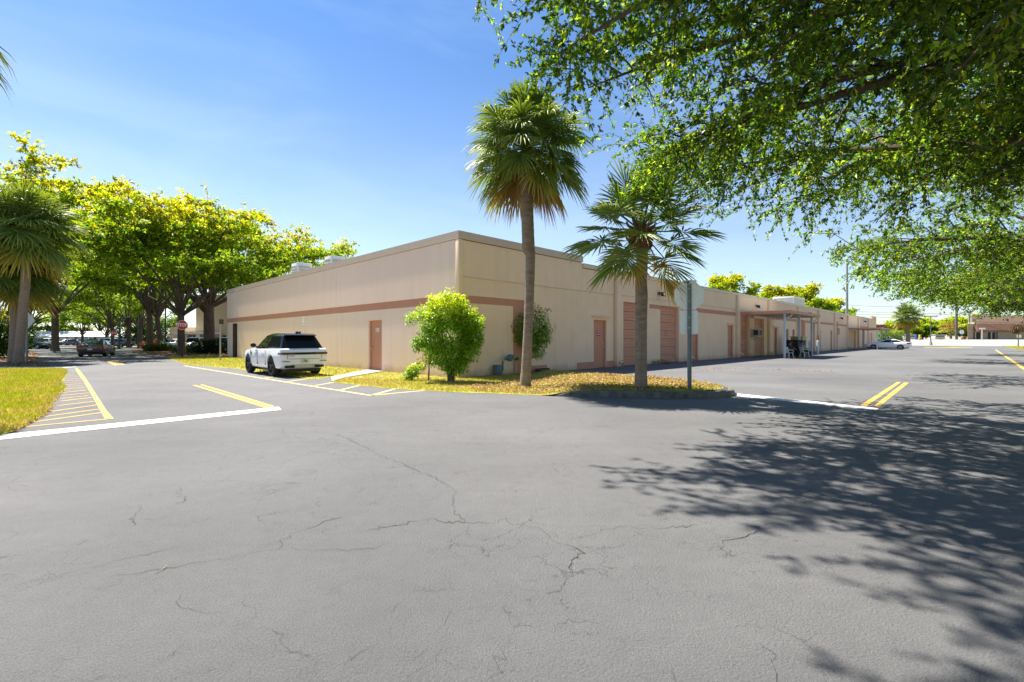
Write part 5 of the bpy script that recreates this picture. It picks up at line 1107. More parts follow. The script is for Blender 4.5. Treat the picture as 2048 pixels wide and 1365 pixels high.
# street furniture dots across the road
bb = P(1764, 170, 0); r = empty('billboard', bb, 0, 'burgundy billboard with white lettering beyond the building end', 'billboard')
mb = MB(); mb.box(-2.1, 1.0, -0.1, 0.1, ZY(659, 170), ZY(650, 170)); o = mb.build('panel', M['maroon'], r); mb = MB(); mb.box(-1.2, -1.0, 0.1, 0.3, 0, ZY(659, 170)); mb.box(0.2, 0.4, 0.1, 0.3, 0, ZY(659, 170)); mb.build('leg', GW, r); mb = MB(); mb.box(-1.5, 0.6, -0.13, -0.101, ZY(657.4, 170), ZY(655.4, 170)); mb.build('lettering', M['white'], o)
for (px, Y, w_, h_, m_, lab, nm, cat) in ((1833, 150, 0.6, 1.6, PB, 'small blue box across the road beside a yellow one', 'street_box', 'box'), (1840.5, 150, 0.55, 1.5, mat('yellow_box', (0.6, 0.42, 0.03), 0.5), 'small yellow box across the road beside a blue one', 'street_box', 'box'), (1927.5, 150, 1.0, 1.0, mat('orange_box', (0.6, 0.32, 0.12), 0.5), 'small orange and white box by the shop corner', 'utility_box', 'box')):
    r = empty(nm, P(px, Y, 1.31), 0, lab, cat); mb = MB(); mb.box(-w_ / 2, w_ / 2, -w_ / 2, w_ / 2, 0.15, h_); mb.build('box', m_ if px != 1833 else mat('blue_box', (0.02, 0.08, 0.30), 0.5), r, bevel=0.04)
    mb = MB(); mb.box(-w_ / 2 + 0.08, w_ / 2 - 0.08, -w_ / 2 - 0.03, -w_ / 2 - 0.002, h_ * 0.55, h_ * 0.9); mb.build('window', M['glass'], r); mb = MB(); mb.box(-w_ / 2 + 0.06, w_ / 2 - 0.06, -w_ / 2 + 0.06, w_ / 2 - 0.06, 0, 0.149); mb.build('base', M['darkgrey'], r)
for (px, lab) in ((1792, 'low white shelter across the road just behind the coupe roof'), (1818, 'low pale shelter across the road next to the blue street box'), (1876, 'low pale shelter across the road under the dark olive trees')):
    r = empty('street_shelter', P(px, 156, 1.31), 0, lab, 'shelter'); mb = MB(); mb.box(-1.6, 1.6, -0.8, 0.8, 0.1, 1.5); mb.build('wall', M['acwhite'], r, bevel=0.1); mb = MB(); mb.box(-1.4, 1.4, -0.83, -0.802, 0.8, 1.3); mb.build('window', M['glass2'], r); mb = MB(); mb.box(-1.8, 1.8, -0.95, 0.95, 1.502, 1.62); mb.build('roof', M['white'], r)
# ------------------------------------------------------------------ far left buildings
r = empty('long_white_building', P(40, 118), 0, 'long low white building at the back of the far car park', 'building')
WB = mat('white_wall', (0.68, 0.68, 0.66), 0.8, var=0.04); sc = 118 / FPX
def wx(px): return (px - 40) * sc
z1, z2 = ZY(674, 118), ZY(662.5, 118)
mb = MB(); mb.box(wx(40), wx(245), 0, 12, 0, z1); mb.build('wall', WB, r)
mb = MB(); mb.prism([(-1.3, z1 - 0.15), (-1.3, z1 + 0.05), (3.0, z2), (3.2, z2 - 0.3)], wx(36), wx(250), 'x'); mb.build('roof', M['white'], r)
mb = MB(); mb.prism([(-1.31, z1 - 0.15), (-1.36, z1 - 0.15), (-1.36, z1 + 0.08), (-1.31, z1 + 0.08)], wx(36), wx(250), 'x'); mb.build('roof_edge', M['acgrey'], r)
for i, px in enumerate((70, 88, 110, 131, 150, 170, 188, 206, 224)):
    mb = MB(); mb.box(wx(px), wx(px + 5), -0.06, -0.005, 0.15 if i % 3 == 1 else 0.9, 2.1); mb.build('window' if i % 3 != 1 else 'door', M['glass'] if i % 3 != 1 else M['door_dark'], r)
mb = MB(); mb.box(wx(85), wx(90), 0.2, 1.0, z1 + 0.6, z1 + 1.0); mb.build('roof_vent', M['acgrey'], r)
r = empty('beige_block', P(380, 74), 0, 'tall beige block half hidden behind the big trunk with a flat awning', 'building'); sc = 74 / FPX
mb = MB(); mb.box((392 - 380) * sc, (500 - 380) * sc, 0, 10, 0, ZY(590, 74)); mb.build('wall', mat('beige_render', (0.50, 0.40, 0.28), 0.85, var=0.05, vs=1), r)
mb = MB(); mb.box((366 - 380) * sc, (441 - 380) * sc, -2.4, -0.005, ZY(669, 74), ZY(665, 74)); mb.build('awning', M['white'], r)
mb = MB(); mb.box((340 - 380) * sc, (391 - 380) * sc, 0, 10, 0, ZY(655, 74)); mb.build('wall', M['wall'], r)
for (a, b) in ((376, 384), (386, 391), (396, 402), (445, 452)):
    mb = MB(); mb.box((a - 380) * sc, (b - 380) * sc, -0.06, -0.006, 0.1, ZY(671, 74)); mb.build('window', M['glass'], r)
mb = MB(); mb.box((405 - 380) * sc, (412 - 380) * sc, -1.6, -1.4, 0, ZY(669.2, 74)); mb.build('column', M['white'], r)
# ------------------------------------------------------------------ leaves and trees
rng = np.random.default_rng(11)
def leaf_obj(name, C_, D_, N_, ln, wd, colr, m, parent=None, kind=None, tri=False):
    n = len(C_); D_ = D_ / np.linalg.norm(D_, axis=1, keepdims=True)
    S_ = np.cross(D_, N_); S_ /= (np.linalg.norm(S_, axis=1, keepdims=True) + 1e-9); U_ = np.cross(S_, D_)
    ln = np.broadcast_to(np.asarray(ln, float), (n,))[:, None]; wd = np.broadcast_to(np.asarray(wd, float), (n,))[:, None]
    k = 3 if tri else 4
    if tri: V = np.stack([C_ - S_ * wd / 2, C_ + S_ * wd / 2, C_ + D_ * ln], 1)
    else: V = np.stack([C_, C_ + D_ * ln * 0.55 + S_ * wd / 2 + U_ * wd * 0.18, C_ + D_ * ln - U_ * ln * 0.10, C_ + D_ * ln * 0.55 - S_ * wd / 2 + U_ * wd * 0.18], 1)
    me = bpy.data.meshes.new(name); me.vertices.add(n * k); me.vertices.foreach_set('co', V.reshape(-1).astype(np.float32))
    me.loops.add(n * k); me.loops.foreach_set('vertex_index', np.arange(n * k, dtype=np.int32))
    me.polygons.add(n); me.polygons.foreach_set('loop_start', np.arange(0, n * k, k, dtype=np.int32))
    try: me.polygons.foreach_set('loop_total', np.full(n, k, dtype=np.int32))
    except Exception: pass
    a = me.color_attributes.new('leafcol', 'FLOAT_COLOR', 'POINT')
    cc = np.ones((n, k, 4), np.float32); cc[:, :, :3] = np.clip(colr, 0, 1)[:, None, :]; a.data.foreach_set('color', cc.reshape(-1))
    me.update(calc_edges=True)
    o = link_mesh(name, me, m, parent)
    if kind: tag(o, kind=kind)
    return o
def unit(v): return v / (np.linalg.norm(v, axis=-1, keepdims=True) + 1e-9)
def mixcol(n, cols, wts=None, jit=0.18):
    cols = np.array(cols); idx = rng.choice(len(cols), n, p=wts); c = cols[idx]
    return c * (1 + rng.normal(0, jit, (n, 1)))
def grow(name, label, base, th, tr, limbs, leafm, cols, topcols, n2=16, len2=2.2, n3=10, len3=0.9, nl=40, ll=0.08, lw=0.032, flat=0.35, droop=0.3, bark='bark', group=None, fork=(0.75, 1.0), lean=(0, 0), twigs=True, cat='tree', upw=0.25, wob=0.25, ztop=None, tw_r=0.006, keep=None, l2start=0.25, tv=0.28):
    """limbs: list of (azimuth deg, reach, end height, start radius)"""
    base = Vector(base); root = empty(name, base, 0, label, cat, group)
    mb = MB(); nseg = 7; pts = []
    for k in range(nseg + 1):
        t = k / nseg; pts.append((lean[0] * t + 0.04 * math.sin(3 * t + 1) * th * 0.15, lean[1] * t, -0.15 + (th + 0.15) * t))
    mb.tube(pts, [tr * (1.45 - 0.9 * min(1, (k / nseg) * 4)) if k < 2 else tr * (1.0 - 0.18 * k / nseg) for k in range(nseg + 1)], 12)
    S2, E2, T3s, T3d, T3l = [], [], [], [], []
    for (az, reach, ze, r0) in limbs:
        a = R_(az); st = Vector(pts[-1]); f = rng.uniform(*fork); st = Vector((pts[-1][0] * f, pts[-1][1] * f, th * f - 0.05))
        e = Vector((math.cos(a) * reach, math.sin(a) * reach, ze)); n = 9; lp_ = []
        ph = rng.uniform(0, 6, 3)
        for k in range(n + 1):
            t = k / n
            p = st.lerp(e, t); rise = (ze - st.z)
            p.z = st.z + rise * (1 - (1 - t) ** (1.7))
            if droop > 0: p.z -= droop * reach * 0.12 * t * t
            p += Vector((math.sin(ph[0] + 5 * t), math.sin(ph[1] + 6 * t), 0.6 * math.sin(ph[2] + 5 * t))) * wob * min(1, 2 * t)
            lp_.append(p)
        if keep is not None:
            kk = keep(np.array([tuple(p) for p in lp_]) + np.array(base), np.tile(np.array([math.cos(a), math.sin(a), 0.0]), (n + 1, 1)), np.full(n + 1, 0.45)); bad = [k for k in range(2, n + 1) if not kk[k]]
            if bad: e = lp_[max(2, bad[0] - 1)]; lp_ = lp_[:max(3, bad[0])]; n = len(lp_) - 1
        mb.tube(lp_, [r0 * (1 - t / n) ** 0.8 + 0.012 for t in range(n + 1)], 8)
        ax = Vector((math.cos(a), math.sin(a), 0)); sd = Vector((-ax.y, ax.x, 0))
        for q in range(n2):
            u = l2start + (1 - l2start) * (q + rng.uniform(0, 1)) / n2; i = min(int(u * n), n - 1); p = lp_[i].lerp(lp_[i + 1], u * n - i)
            ang = rng.choice([-1, 1]) * rng.uniform(0.35, 1.35); d = (ax * math.cos(ang) + sd * math.sin(ang) + Vector((0, 0, rng.normal(upw, flat)))).normalized()
            l = len2 * rng.uniform(0.55, 1.2) * (1.15 - 0.45 * u)
            m_ = p + d * l * 0.5 + Vector((0, 0, 0.06 * l)); en = p + d * l + Vector((0, 0, -droop * l * 0.22))
            if keep is not None and not keep(np.array([tuple(en)]) + np.array(base), np.zeros((1, 3)), np.zeros(1))[0]: en = p.lerp(en, 0.35); m_ = p.lerp(en, 0.5)
            mb.tube([p, m_, en], [r0 * 0.22 * (1.1 - u) + 0.014, r0 * 0.13 * (1.1 - u) + 0.010, 0.007], 5, cap=False)
            for w_ in range(n3):
                v = (w_ + rng.uniform(0.2, 1)) / n3; pp = p.lerp(m_, v * 2) if v < 0.5 else m_.lerp(en, v * 2 - 1)
                d3 = np.array(d) * 0.7 + rng.normal(0, 0.75, 3) * np.array([1, 1, flat + 0.25]) + np.array([0, 0, upw * 0.6 - droop * 0.5])
                T3s.append(pp); T3d.append(d3); T3l.append(len3 * rng.uniform(0.5, 1.25))
    T3s = np.array([tuple(p) for p in T3s]); T3d = unit(np.array(T3d)); T3l = np.array(T3l)
    if keep is not None:
        kk = keep(T3s + np.array(base), T3d, T3l); T3s, T3d, T3l = T3s[kk], T3d[kk], T3l[kk]
    sag = -droop * 0.45
    if twigs:
        for s_, d_, l_ in zip(T3s, T3d, T3l):
            e_ = s_ + d_ * l_; e_[2] += sag * l_
            mb.tube([s_, s_ + d_ * l_ * 0.5, e_], [tw_r, tw_r * 0.8, tw_r * 0.4], 3, cap=False)
    tk = mb.build('trunk', M[bark], root, smooth=True)
    nt_ = len(T3s); nd_ = max(4, nl // 7); u = np.clip((rng.integers(0, nd_, (nt_, nl)) + 0.8) / nd_ + rng.normal(0, 0.025, (nt_, nl)), 0.08, 1.08); P_ = T3s[:, None, :] + T3d[:, None, :] * (T3l[:, None] * u)[..., None]
    P_[..., 2] += sag * T3l[:, None] * u * u
    P_ = P_.reshape(-1, 3) + rng.normal(0, ll * 0.16, (nt_ * nl, 3))
    D_ = unit(np.repeat(T3d, nl, 0) * 0.8 + rng.normal(0, 0.75, (nt_ * nl, 3)) + np.array([0, 0, -0.15]))
    N_ = unit(rng.normal(0, 0.55, (nt_ * nl, 3)) + np.array([0, 0, 1.0]))
    n = nt_ * nl
    tint = np.repeat(rng.normal(0, tv, nt_).clip(-0.6, 0.6), nl)[:, None]
    c = mixcol(n, cols) * (1 + tint)
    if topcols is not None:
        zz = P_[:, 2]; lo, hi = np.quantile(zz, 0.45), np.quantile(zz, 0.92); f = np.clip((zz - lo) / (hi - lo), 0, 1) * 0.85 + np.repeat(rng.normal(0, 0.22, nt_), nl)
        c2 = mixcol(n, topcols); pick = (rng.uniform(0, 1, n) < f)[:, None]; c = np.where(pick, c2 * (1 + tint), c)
    leaf_obj('crown', P_, D_, N_, ll * rng.uniform(0.55, 1.35, n), lw * rng.uniform(0.7, 1.3, n), c, leafm, root)
    return root, n
nleaf = 0
OAK = [(0.09, 0.19, 0.018), (0.05, 0.115, 0.02), (0.065, 0.15, 0.02), (0.14, 0.25, 0.02), (0.30, 0.38, 0.03)]
def oak_limbs(seed, n, r_, z0, z1, skip=()):
    q = np.random.default_rng(seed); out = []
    for k in range(n):
        az = 360 * k / n + q.uniform(-10, 10); out.append((az, r_ * q.uniform(0.82, 1.1), q.uniform(z0, z1), q.uniform(0.13, 0.2)))
    return out
def skirt(e):         # the skirt of the row is lifted towards the middle of the lane, as traffic keeps it
    n_ = 0.711 * e[:, 0] - 0.7031 * e[:, 1]; return e[:, 2] > 3.5 + 0.95 * np.maximum(0, -4.0 - n_) + rng.normal(0, 0.18, len(e))
def keepB(p, d, l): return skirt(p + d * l[:, None] - np.array([0, 0, 0.25]) * l[:, None])
def keepA(p, d, l):   # kept off the drive, lane side cut back, top shaped for its shadow
    e = p + d * l[:, None]; q = rng.normal(0, 0.35, len(p))
    ox, oy = e[:, 0] + 0.43 * e[:, 2], e[:, 1] - 0.385 * e[:, 2]                 # shadow point on the ground; the high crown is trimmed to shape that shadow
    out = (e[:, 2] > 6.3) & (ox < np.where(oy > 4.3, 0.5 + 0.8 * (oy - 4.3), 0.55 + 0.28 * (4.3 - oy)) + 0.8 * q)
    return ~((np.abs(e[:, 0]) < 2.5) & (e[:, 1] < 3.5) & (e[:, 2] < 5.0)) & ~out & skirt(e) & (e[:, 0] > -0.55 + q - np.clip(3.0 * (e[:, 2] - (1.37 + 0.73 * e[:, 1] + 0.55)), 0, 3.3))
A_ = W(-2.5, -18.2); B_ = W(12.5, -18.6); C2 = W(28.5, -18.6); D2 = W(47, -19); E2_ = W(68, -20.5)
def oak(label, base, hi, low, kh, kl, th, tr, keep=None, twigs=True, ll=0.095, lw=0.043):
    """one tree: the crown limbs and the long low limbs over the lane, each with its own twig density"""
    global nleaf
    r, k1_ = grow('oak_tree', label, base, th, tr, hi, M['leaf'], OAK, None, ll=ll, lw=lw, flat=0.38, droop=0.5, bark='bark', keep=keep, twigs=twigs, wob=0.4, **kh)
    r2, k2_ = grow('oak_limbs', label, base, th, tr, low, M['leaf'], OAK, None, ll=ll, lw=lw, flat=0.40, droop=0.75, bark='bark', keep=keep, twigs=twigs, wob=0.55, **kl)
    for ch in list(r2.children):
        ch.parent = r
        if ch.name.startswith('trunk'): ch.name = 'lane_limbs'
    bpy.data.objects.remove(r2); nleaf += k1_ + k2_
la = oak_limbs(3, 13, 9.5, 6.2, 10.0) + oak_limbs(8, 9, 6.5, 8.5, 11.0)
oak('huge oak nearest the camera whose leafy limbs overhang the lane from above', A_, la,
    [(158, 9.0, 7.0, 0.13), (148, 9.6, 6.2, 0.14), (139, 10.2, 6.8, 0.13), (130, 10.4, 6.1, 0.13), (121, 10.6, 6.6, 0.12), (112, 10.6, 6.0, 0.13), (103, 10.2, 6.2, 0.12), (94, 9.6, 5.6, 0.12), (143, 7.5, 8.0, 0.12), (125, 7.5, 8.0, 0.12),
     (162, 12.4, 9.3, 0.12), (155, 12.9, 9.4, 0.12), (169, 11.8, 9.2, 0.12), (149, 12.6, 9.7, 0.12), (142, 12.0, 9.9, 0.11), (176, 10.8, 9.0, 0.10), (165, 9.2, 9.6, 0.12), (158, 10.4, 10.2, 0.12)],
    dict(n2=13, len2=2.4, n3=8, len3=1.0, nl=28), dict(n2=25, len2=2.2, n3=11, len3=0.95, nl=42, tw_r=0.005, l2start=0.3), 3.4, 0.42, keepA)
lb = oak_limbs(5, 12, 9.5, 6.0, 10.0) + oak_limbs(9, 7, 6.0, 9, 11.5)
oak('second large oak along the lane edge just beyond the nearest one', B_, lb, [(118, 10.6, 4.9, 0.13), (129, 10.8, 5.5, 0.13), (140, 10.8, 5.2, 0.13), (106, 10.4, 5.2, 0.12), (95, 10.0, 4.7, 0.12), (152, 10.6, 5.4, 0.12), (80, 9.5, 5.0, 0.12)],
    dict(n2=13, len2=2.5, n3=8, len3=1.05, nl=24), dict(n2=25, len2=2.5, n3=11, len3=1.1, nl=36, tw_r=0.006), 3.4, 0.42, keepB, True, 0.11, 0.052)
lc = oak_limbs(6, 12, 9.5, 6.2, 9.5) + oak_limbs(10, 6, 6.0, 8.5, 11)
oak('third oak of the lane row standing past the double yellow line', C2, lc, [(120, 10.4, 5.7, 0.12), (132, 10.4, 6.2, 0.12), (144, 10.2, 6.0, 0.12), (108, 10.0, 5.9, 0.12), (96, 9.6, 5.5, 0.12)],
    dict(n2=13, len2=2.5, n3=8, len3=1.1, nl=20), dict(n2=24, len2=2.5, n3=10, len3=1.2, nl=28), 3.2, 0.40, keepB, False, 0.145, 0.07)
ld = oak_limbs(7, 11, 9.0, 6.0, 9.0) + oak_limbs(12, 6, 5.5, 8, 10.5) + [(120, 9.5, 5.6, 0.12), (150, 9.5, 5.8, 0.12), (135, 9.5, 5.4, 0.12), (105, 9, 5.4, 0.12)]
_, k_ = grow('oak_tree', 'fourth oak of the lane row with low drooping foliage over the verge', D2, 3.0, 0.38, ld, M['leaf'], OAK, None, n2=14, len2=2.4, n3=8, len3=1.1, nl=20, ll=0.175, lw=0.09, flat=0.35, droop=0.5, bark='bark', twigs=False); nleaf += k_
le = oak_limbs(17, 10, 8.0, 5.8, 8.0) + oak_limbs(13, 5, 5, 7, 9.5)
_, k_ = grow('oak_tree', 'farthest small oak of the lane row before the cross road', E2_, 2.8, 0.34, le, M['leaf'], OAK, None, n2=11, len2=2.2, n3=7, len3=1.1, nl=20, ll=0.2, lw=0.11, droop=0.4, bark='bark', twigs=False); nleaf += k_

# flat topped yellow green trees at the far end of the building and across the junction
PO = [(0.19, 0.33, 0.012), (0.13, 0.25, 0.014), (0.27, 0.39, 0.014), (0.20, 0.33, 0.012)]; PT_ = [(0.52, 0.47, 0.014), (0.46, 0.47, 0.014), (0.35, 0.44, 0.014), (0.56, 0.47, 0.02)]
def flat_tree(px, Y, base_py, r_, top_py, th, tr, n, label, seed, low=0.5, ll=0.28, lw=0.15, n2=13, n3=9, nl=21, group='spreading trees by the junction', lean=(0, 0), yellow=1.0, len2=2.8, z0=0.0, extra=()):
    global nleaf
    q = np.random.default_rng(seed); zt = ZY(top_py, Y) - 1.0 - z0; L1 = []
    for k in range(n): L1.append((360 * k / n + q.uniform(-18, 18), r_ * q.uniform(0.75, 1.08), zt * q.uniform(low, 0.86), tr * q.uniform(0.24, 0.36)))
    for k in range(max(3, n // 2)): L1.append((360 * k / (n // 2) + q.uniform(-25, 25), r_ * q.uniform(0.25, 0.55), zt * q.uniform(0.88, 1.0), tr * q.uniform(0.22, 0.32)))
    L1 += list(extra)
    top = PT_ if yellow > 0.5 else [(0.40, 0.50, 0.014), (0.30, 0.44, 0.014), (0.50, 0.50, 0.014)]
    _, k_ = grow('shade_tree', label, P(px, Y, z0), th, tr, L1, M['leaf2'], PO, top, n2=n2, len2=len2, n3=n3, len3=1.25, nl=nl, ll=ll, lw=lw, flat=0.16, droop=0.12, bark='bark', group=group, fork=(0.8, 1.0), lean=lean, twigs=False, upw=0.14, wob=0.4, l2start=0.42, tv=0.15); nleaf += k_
flat_tree(418, 46.5, 708, 11.5, 408, 4.6, 0.52, 11, 'massive dark trunked tree beside the building end with spreading limbs', 21, nl=24)
flat_tree(362, 41.5, 712, 9.5, 394, 4.0, 0.30, 10, 'tree with forked brown trunk right behind the red stop sign', 22, nl=24)
flat_tree(299, 57, 700, 10.0, 390, 4.6, 0.34, 10, 'dark trunked tree standing in the clipped hedge bed', 23)
flat_tree(323, 63, 700, 9.5, 400, 4.4, 0.33, 9, 'leaning dark trunk beside the dark green lamp pole', 24, lean=(-0.6, 0))
flat_tree(-40, 37, 720, 11.0, 262, 5.0, 0.42, 11, 'tall yellow crowned tree behind the shaggy leaning palms', 25, nl=24, low=0.5)
flat_tree(110, 56, 700, 11.5, 350, 5.0, 0.38, 11, 'wide yellow crowned tree behind the palms across the road', 26, low=0.5)
flat_tree(55, 74, 700, 9.5, 420, 4.0, 0.40, 9, 'dark limbed tree by the round sign with low sweeping branches', 27, low=0.3, nl=18, yellow=0)
flat_tree(257, 78, 698, 8.5, 470, 3.6, 0.30, 8, 'slim grey trunk tree sunlit beyond the small stop sign', 28, low=0.4, yellow=0)
flat_tree(281, 84, 697, 8.5, 480, 3.6, 0.34, 8, 'second slim trunk tree sunlit behind the lamp pole', 29, low=0.4, yellow=0)
flat_tree(225, 72, 698, 8.0, 480, 3.4, 0.26, 8, 'thin tree trunk standing beside the distant blue sedan', 30, low=0.4, yellow=0)
flat_tree(165, 96, 693, 7.0, 560, 2.4, 0.26, 7, 'small dark forked tree before the long white building', 31, low=0.42, ll=0.36, lw=0.2, nl=10, yellow=0)
flat_tree(213, 100, 693, 7.0, 555, 2.4, 0.26, 7, 'small round tree near the white long suv', 32, low=0.42, ll=0.36, lw=0.2, nl=10, yellow=0)
flat_tree(120, 130, 690, 12, 520, 4, 0.4, 9, 'bright tree mass behind the long white building roof', 33, low=0.16, n2=16, ll=0.55, lw=0.32, nl=9, yellow=0, len2=3.6)
flat_tree(200, 138, 690, 13, 500, 4, 0.4, 9, 'tall sunlit tree behind the white building farther along', 34, low=0.16, n2=16, ll=0.55, lw=0.32, nl=9, yellow=0, len2=3.8)
flat_tree(55, 128, 690, 11, 540, 3, 0.4, 9, 'sunlit tree at the far end of the white building roof', 37, low=0.16, ll=0.55, lw=0.32, nl=9, yellow=0, len2=3.6, n2=15)
flat_tree(300, 120, 690, 12, 500, 4, 0.4, 9, 'sunlit background tree behind the orange car', 35, low=0.14, n2=16, ll=0.55, lw=0.32, nl=9, yellow=0, len2=3.8)
flat_tree(565, 58, 690, 9.5, 446, 5.0, 0.36, 10, 'yellow green tree whose crown shows above the end wall coping', 36, low=0.6)
# behind the roofline
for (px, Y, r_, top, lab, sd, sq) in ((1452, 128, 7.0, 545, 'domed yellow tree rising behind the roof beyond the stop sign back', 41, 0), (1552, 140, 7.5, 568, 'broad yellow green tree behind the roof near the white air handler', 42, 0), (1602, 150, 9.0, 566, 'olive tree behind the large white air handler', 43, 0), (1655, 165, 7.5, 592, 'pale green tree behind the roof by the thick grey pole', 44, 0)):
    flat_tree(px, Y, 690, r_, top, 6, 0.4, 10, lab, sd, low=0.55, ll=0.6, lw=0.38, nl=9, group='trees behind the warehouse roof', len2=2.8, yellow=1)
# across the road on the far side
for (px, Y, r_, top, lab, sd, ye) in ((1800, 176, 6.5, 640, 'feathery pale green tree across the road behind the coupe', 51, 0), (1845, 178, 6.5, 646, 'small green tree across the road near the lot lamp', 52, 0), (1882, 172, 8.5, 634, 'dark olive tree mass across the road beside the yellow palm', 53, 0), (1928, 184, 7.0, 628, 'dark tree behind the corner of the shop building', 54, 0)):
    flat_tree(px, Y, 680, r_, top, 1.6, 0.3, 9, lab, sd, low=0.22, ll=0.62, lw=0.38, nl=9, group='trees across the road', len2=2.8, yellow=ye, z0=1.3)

# shrubs ---------------------------------------------------------------
def shrub(name, label, loc, blobs, n, ll, lw, cols, topcols, stems=(), m='bushleaf', cat='shrub', shell=0.55, bark='twig', group=None, parts=True):
    global nleaf
    root = empty(name, loc, 0, label, cat, group)
    if stems:
        mb = MB()
        for pts, r0 in stems: mb.tube(pts, [r0 * (1 - 0.75 * k / (len(pts) - 1)) for k in range(len(pts))], 6)
        mb.build('stem', M[bark], root, smooth=True)
    vol = np.array([b[3] * b[4] * b[5] for b in blobs]); vol = vol ** 0.8; pk = rng.choice(len(blobs), n, p=vol / vol.sum()); B_ = np.array(blobs)[pk]
    v = unit(rng.normal(0, 1, (n, 3))); rad = rng.uniform(shell ** 3, 1, n) ** (1 / 3) * (1 + 0.14 * np.sin(v[:, 0] * 7 + pk) * np.sin(v[:, 1] * 6 + pk) + 0.10 * np.sin(v[:, 2] * 9 + pk * 2))
    P_ = B_[:, :3] + v * rad[:, None] * B_[:, 3:6]
    P_ = P_[P_[:, 2] > 0.03] if False else P_
    P_[:, 2] = np.maximum(P_[:, 2], 0.03)
    D_ = unit(v * 0.6 + rng.normal(0, 0.6, (n, 3)) + np.array([0, 0, -0.35])); N_ = unit(v * 0.5 + rng.normal(0, 0.5, (n, 3)) + np.array([0, 0, 0.8]))
    c = mixcol(n, cols)
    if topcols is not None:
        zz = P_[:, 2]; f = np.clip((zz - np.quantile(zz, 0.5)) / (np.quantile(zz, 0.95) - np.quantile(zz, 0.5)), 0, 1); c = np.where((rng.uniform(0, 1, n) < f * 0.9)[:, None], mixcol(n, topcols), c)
    leaf_obj('foliage', P_, D_, N_, ll * rng.uniform(0.7, 1.3, n), lw * rng.uniform(0.7, 1.2, n), c, M[m], root); nleaf += n
    return root
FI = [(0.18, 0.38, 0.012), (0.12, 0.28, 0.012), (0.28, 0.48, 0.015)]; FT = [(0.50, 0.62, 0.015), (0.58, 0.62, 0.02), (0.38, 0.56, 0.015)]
bl = G(902, 765)
st_ = []
for k in range(11):
    a = k * 2.4; e = Vector((math.cos(a) * 0.62, math.sin(a) * 0.5, 1.7 + 0.4 * math.sin(k * 1.7))); st_.append(([(0.08 * math.cos(a), 0.08 * math.sin(a), 0.0), tuple(Vector((0.1 * math.cos(a), 0.1 * math.sin(a), 0.35))), tuple(e * 0.55 + Vector((0, 0, 0.1))), tuple(e)], 0.035))
blobs = [(-0.05, 0, 1.5, 0.80, 0.66, 0.85), (-0.12, 0, 2.12, 0.66, 0.58, 0.5), (0.1, 0, 0.5, 0.42, 0.36, 0.3), (0.55, 0, 1.9, 0.45, 0.4, 0.45), (0.7, 0, 1.5, 0.32, 0.3, 0.4), (0.12, 0.0, 2.35, 0.42, 0.4, 0.42), (-0.55, 0, 1.9, 0.38, 0.38, 0.45), (0.5, 0, 1.75, 0.42, 0.38, 0.5), (0.0, 0, 0.95, 0.74, 0.55, 0.5), (0.1, 0, 0.62, 0.5, 0.42, 0.36), (0.62, 0, 1.0, 0.3, 0.3, 0.4), (-0.5, 0, 0.8, 0.26, 0.26, 0.3), (0.3, 0, 2.05, 0.45, 0.4, 0.4), (-0.5, 0, 1.35, 0.4, 0.4, 0.4), (0.55, 0, 1.25, 0.3, 0.3, 0.35),
         (-1.15, 0, 2.12, 0.34, 0.2, 0.13), (-0.85, 0, 2.25, 0.3, 0.2, 0.2), (-1.3, 0, 1.98, 0.16, 0.14, 0.16), (-0.95, 0, 1.28, 0.3, 0.18, 0.14), (-0.62, 0, 2.5, 0.14, 0.12, 0.22), (0.18, 0, 2.68, 0.2, 0.2, 0.14), (0.85, 0, 1.45, 0.14, 0.14, 0.3)]
for k in range(46):
    a_ = rng.uniform(-0.5, 3.64); q_ = rng.uniform(0.88, 1.22); blobs.append((-0.05 + 0.86 * q_ * math.cos(a_), rng.uniform(-0.45, 0.45), 1.50 + 1.08 * q_ * math.sin(a_), rng.uniform(0.10, 0.2), 0.12, rng.uniform(0.12, 0.24)))
st_ += [([(0, 0, 0.9), (-0.6, 0, 1.7), (-1.25, 0, 2.1)], 0.015), ([(0, 0, 0.7), (-0.5, 0, 1.1), (-1.1, 0, 1.3)], 0.014), ([(0, 0, 1.4), (-0.5, 0, 2.2), (-0.62, 0, 2.62)], 0.012)]
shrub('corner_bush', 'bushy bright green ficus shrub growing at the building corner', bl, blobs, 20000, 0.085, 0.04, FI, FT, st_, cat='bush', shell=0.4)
sp_ = G(857, 762)
shrub('sapling', 'thin yellowish sapling beside the big corner bush', sp_, [(0, 0, 0.85, 0.2, 0.18, 0.35), (-0.1, 0, 1.2, 0.2, 0.16, 0.25), (0.15, 0, 0.75, 0.16, 0.14, 0.2), (-0.25, 0, 0.62, 0.16, 0.12, 0.12)], 750, 0.085, 0.035, [(0.24, 0.25, 0.03), (0.20, 0.24, 0.02), (0.3, 0.24, 0.05)], None, [([(0, 0, 0), (0.02, 0, 0.4), (0, 0, 0.8), (-0.1, 0, 1.3)], 0.03)], shell=0.2)
shrub('weed_clump', 'low leafy weed clump arching over the grass by the sapling', sp_ + Vector((-0.5, -0.15, 0)), [(0, 0, 0.3, 0.22, 0.2, 0.22), (0.2, 0, 0.48, 0.25, 0.18, 0.1), (-0.12, 0, 0.18, 0.16, 0.16, 0.16)], 900, 0.085, 0.035, FI, FT, [([(0.2, 0.1, 0), (0.1, 0, 0.35), (-0.1, 0, 0.4)], 0.012)], shell=0.2)
vl = W(3.2, -0.35)
DKG = [(0.12, 0.26, 0.02), (0.16, 0.32, 0.02), (0.22, 0.38, 0.025)]
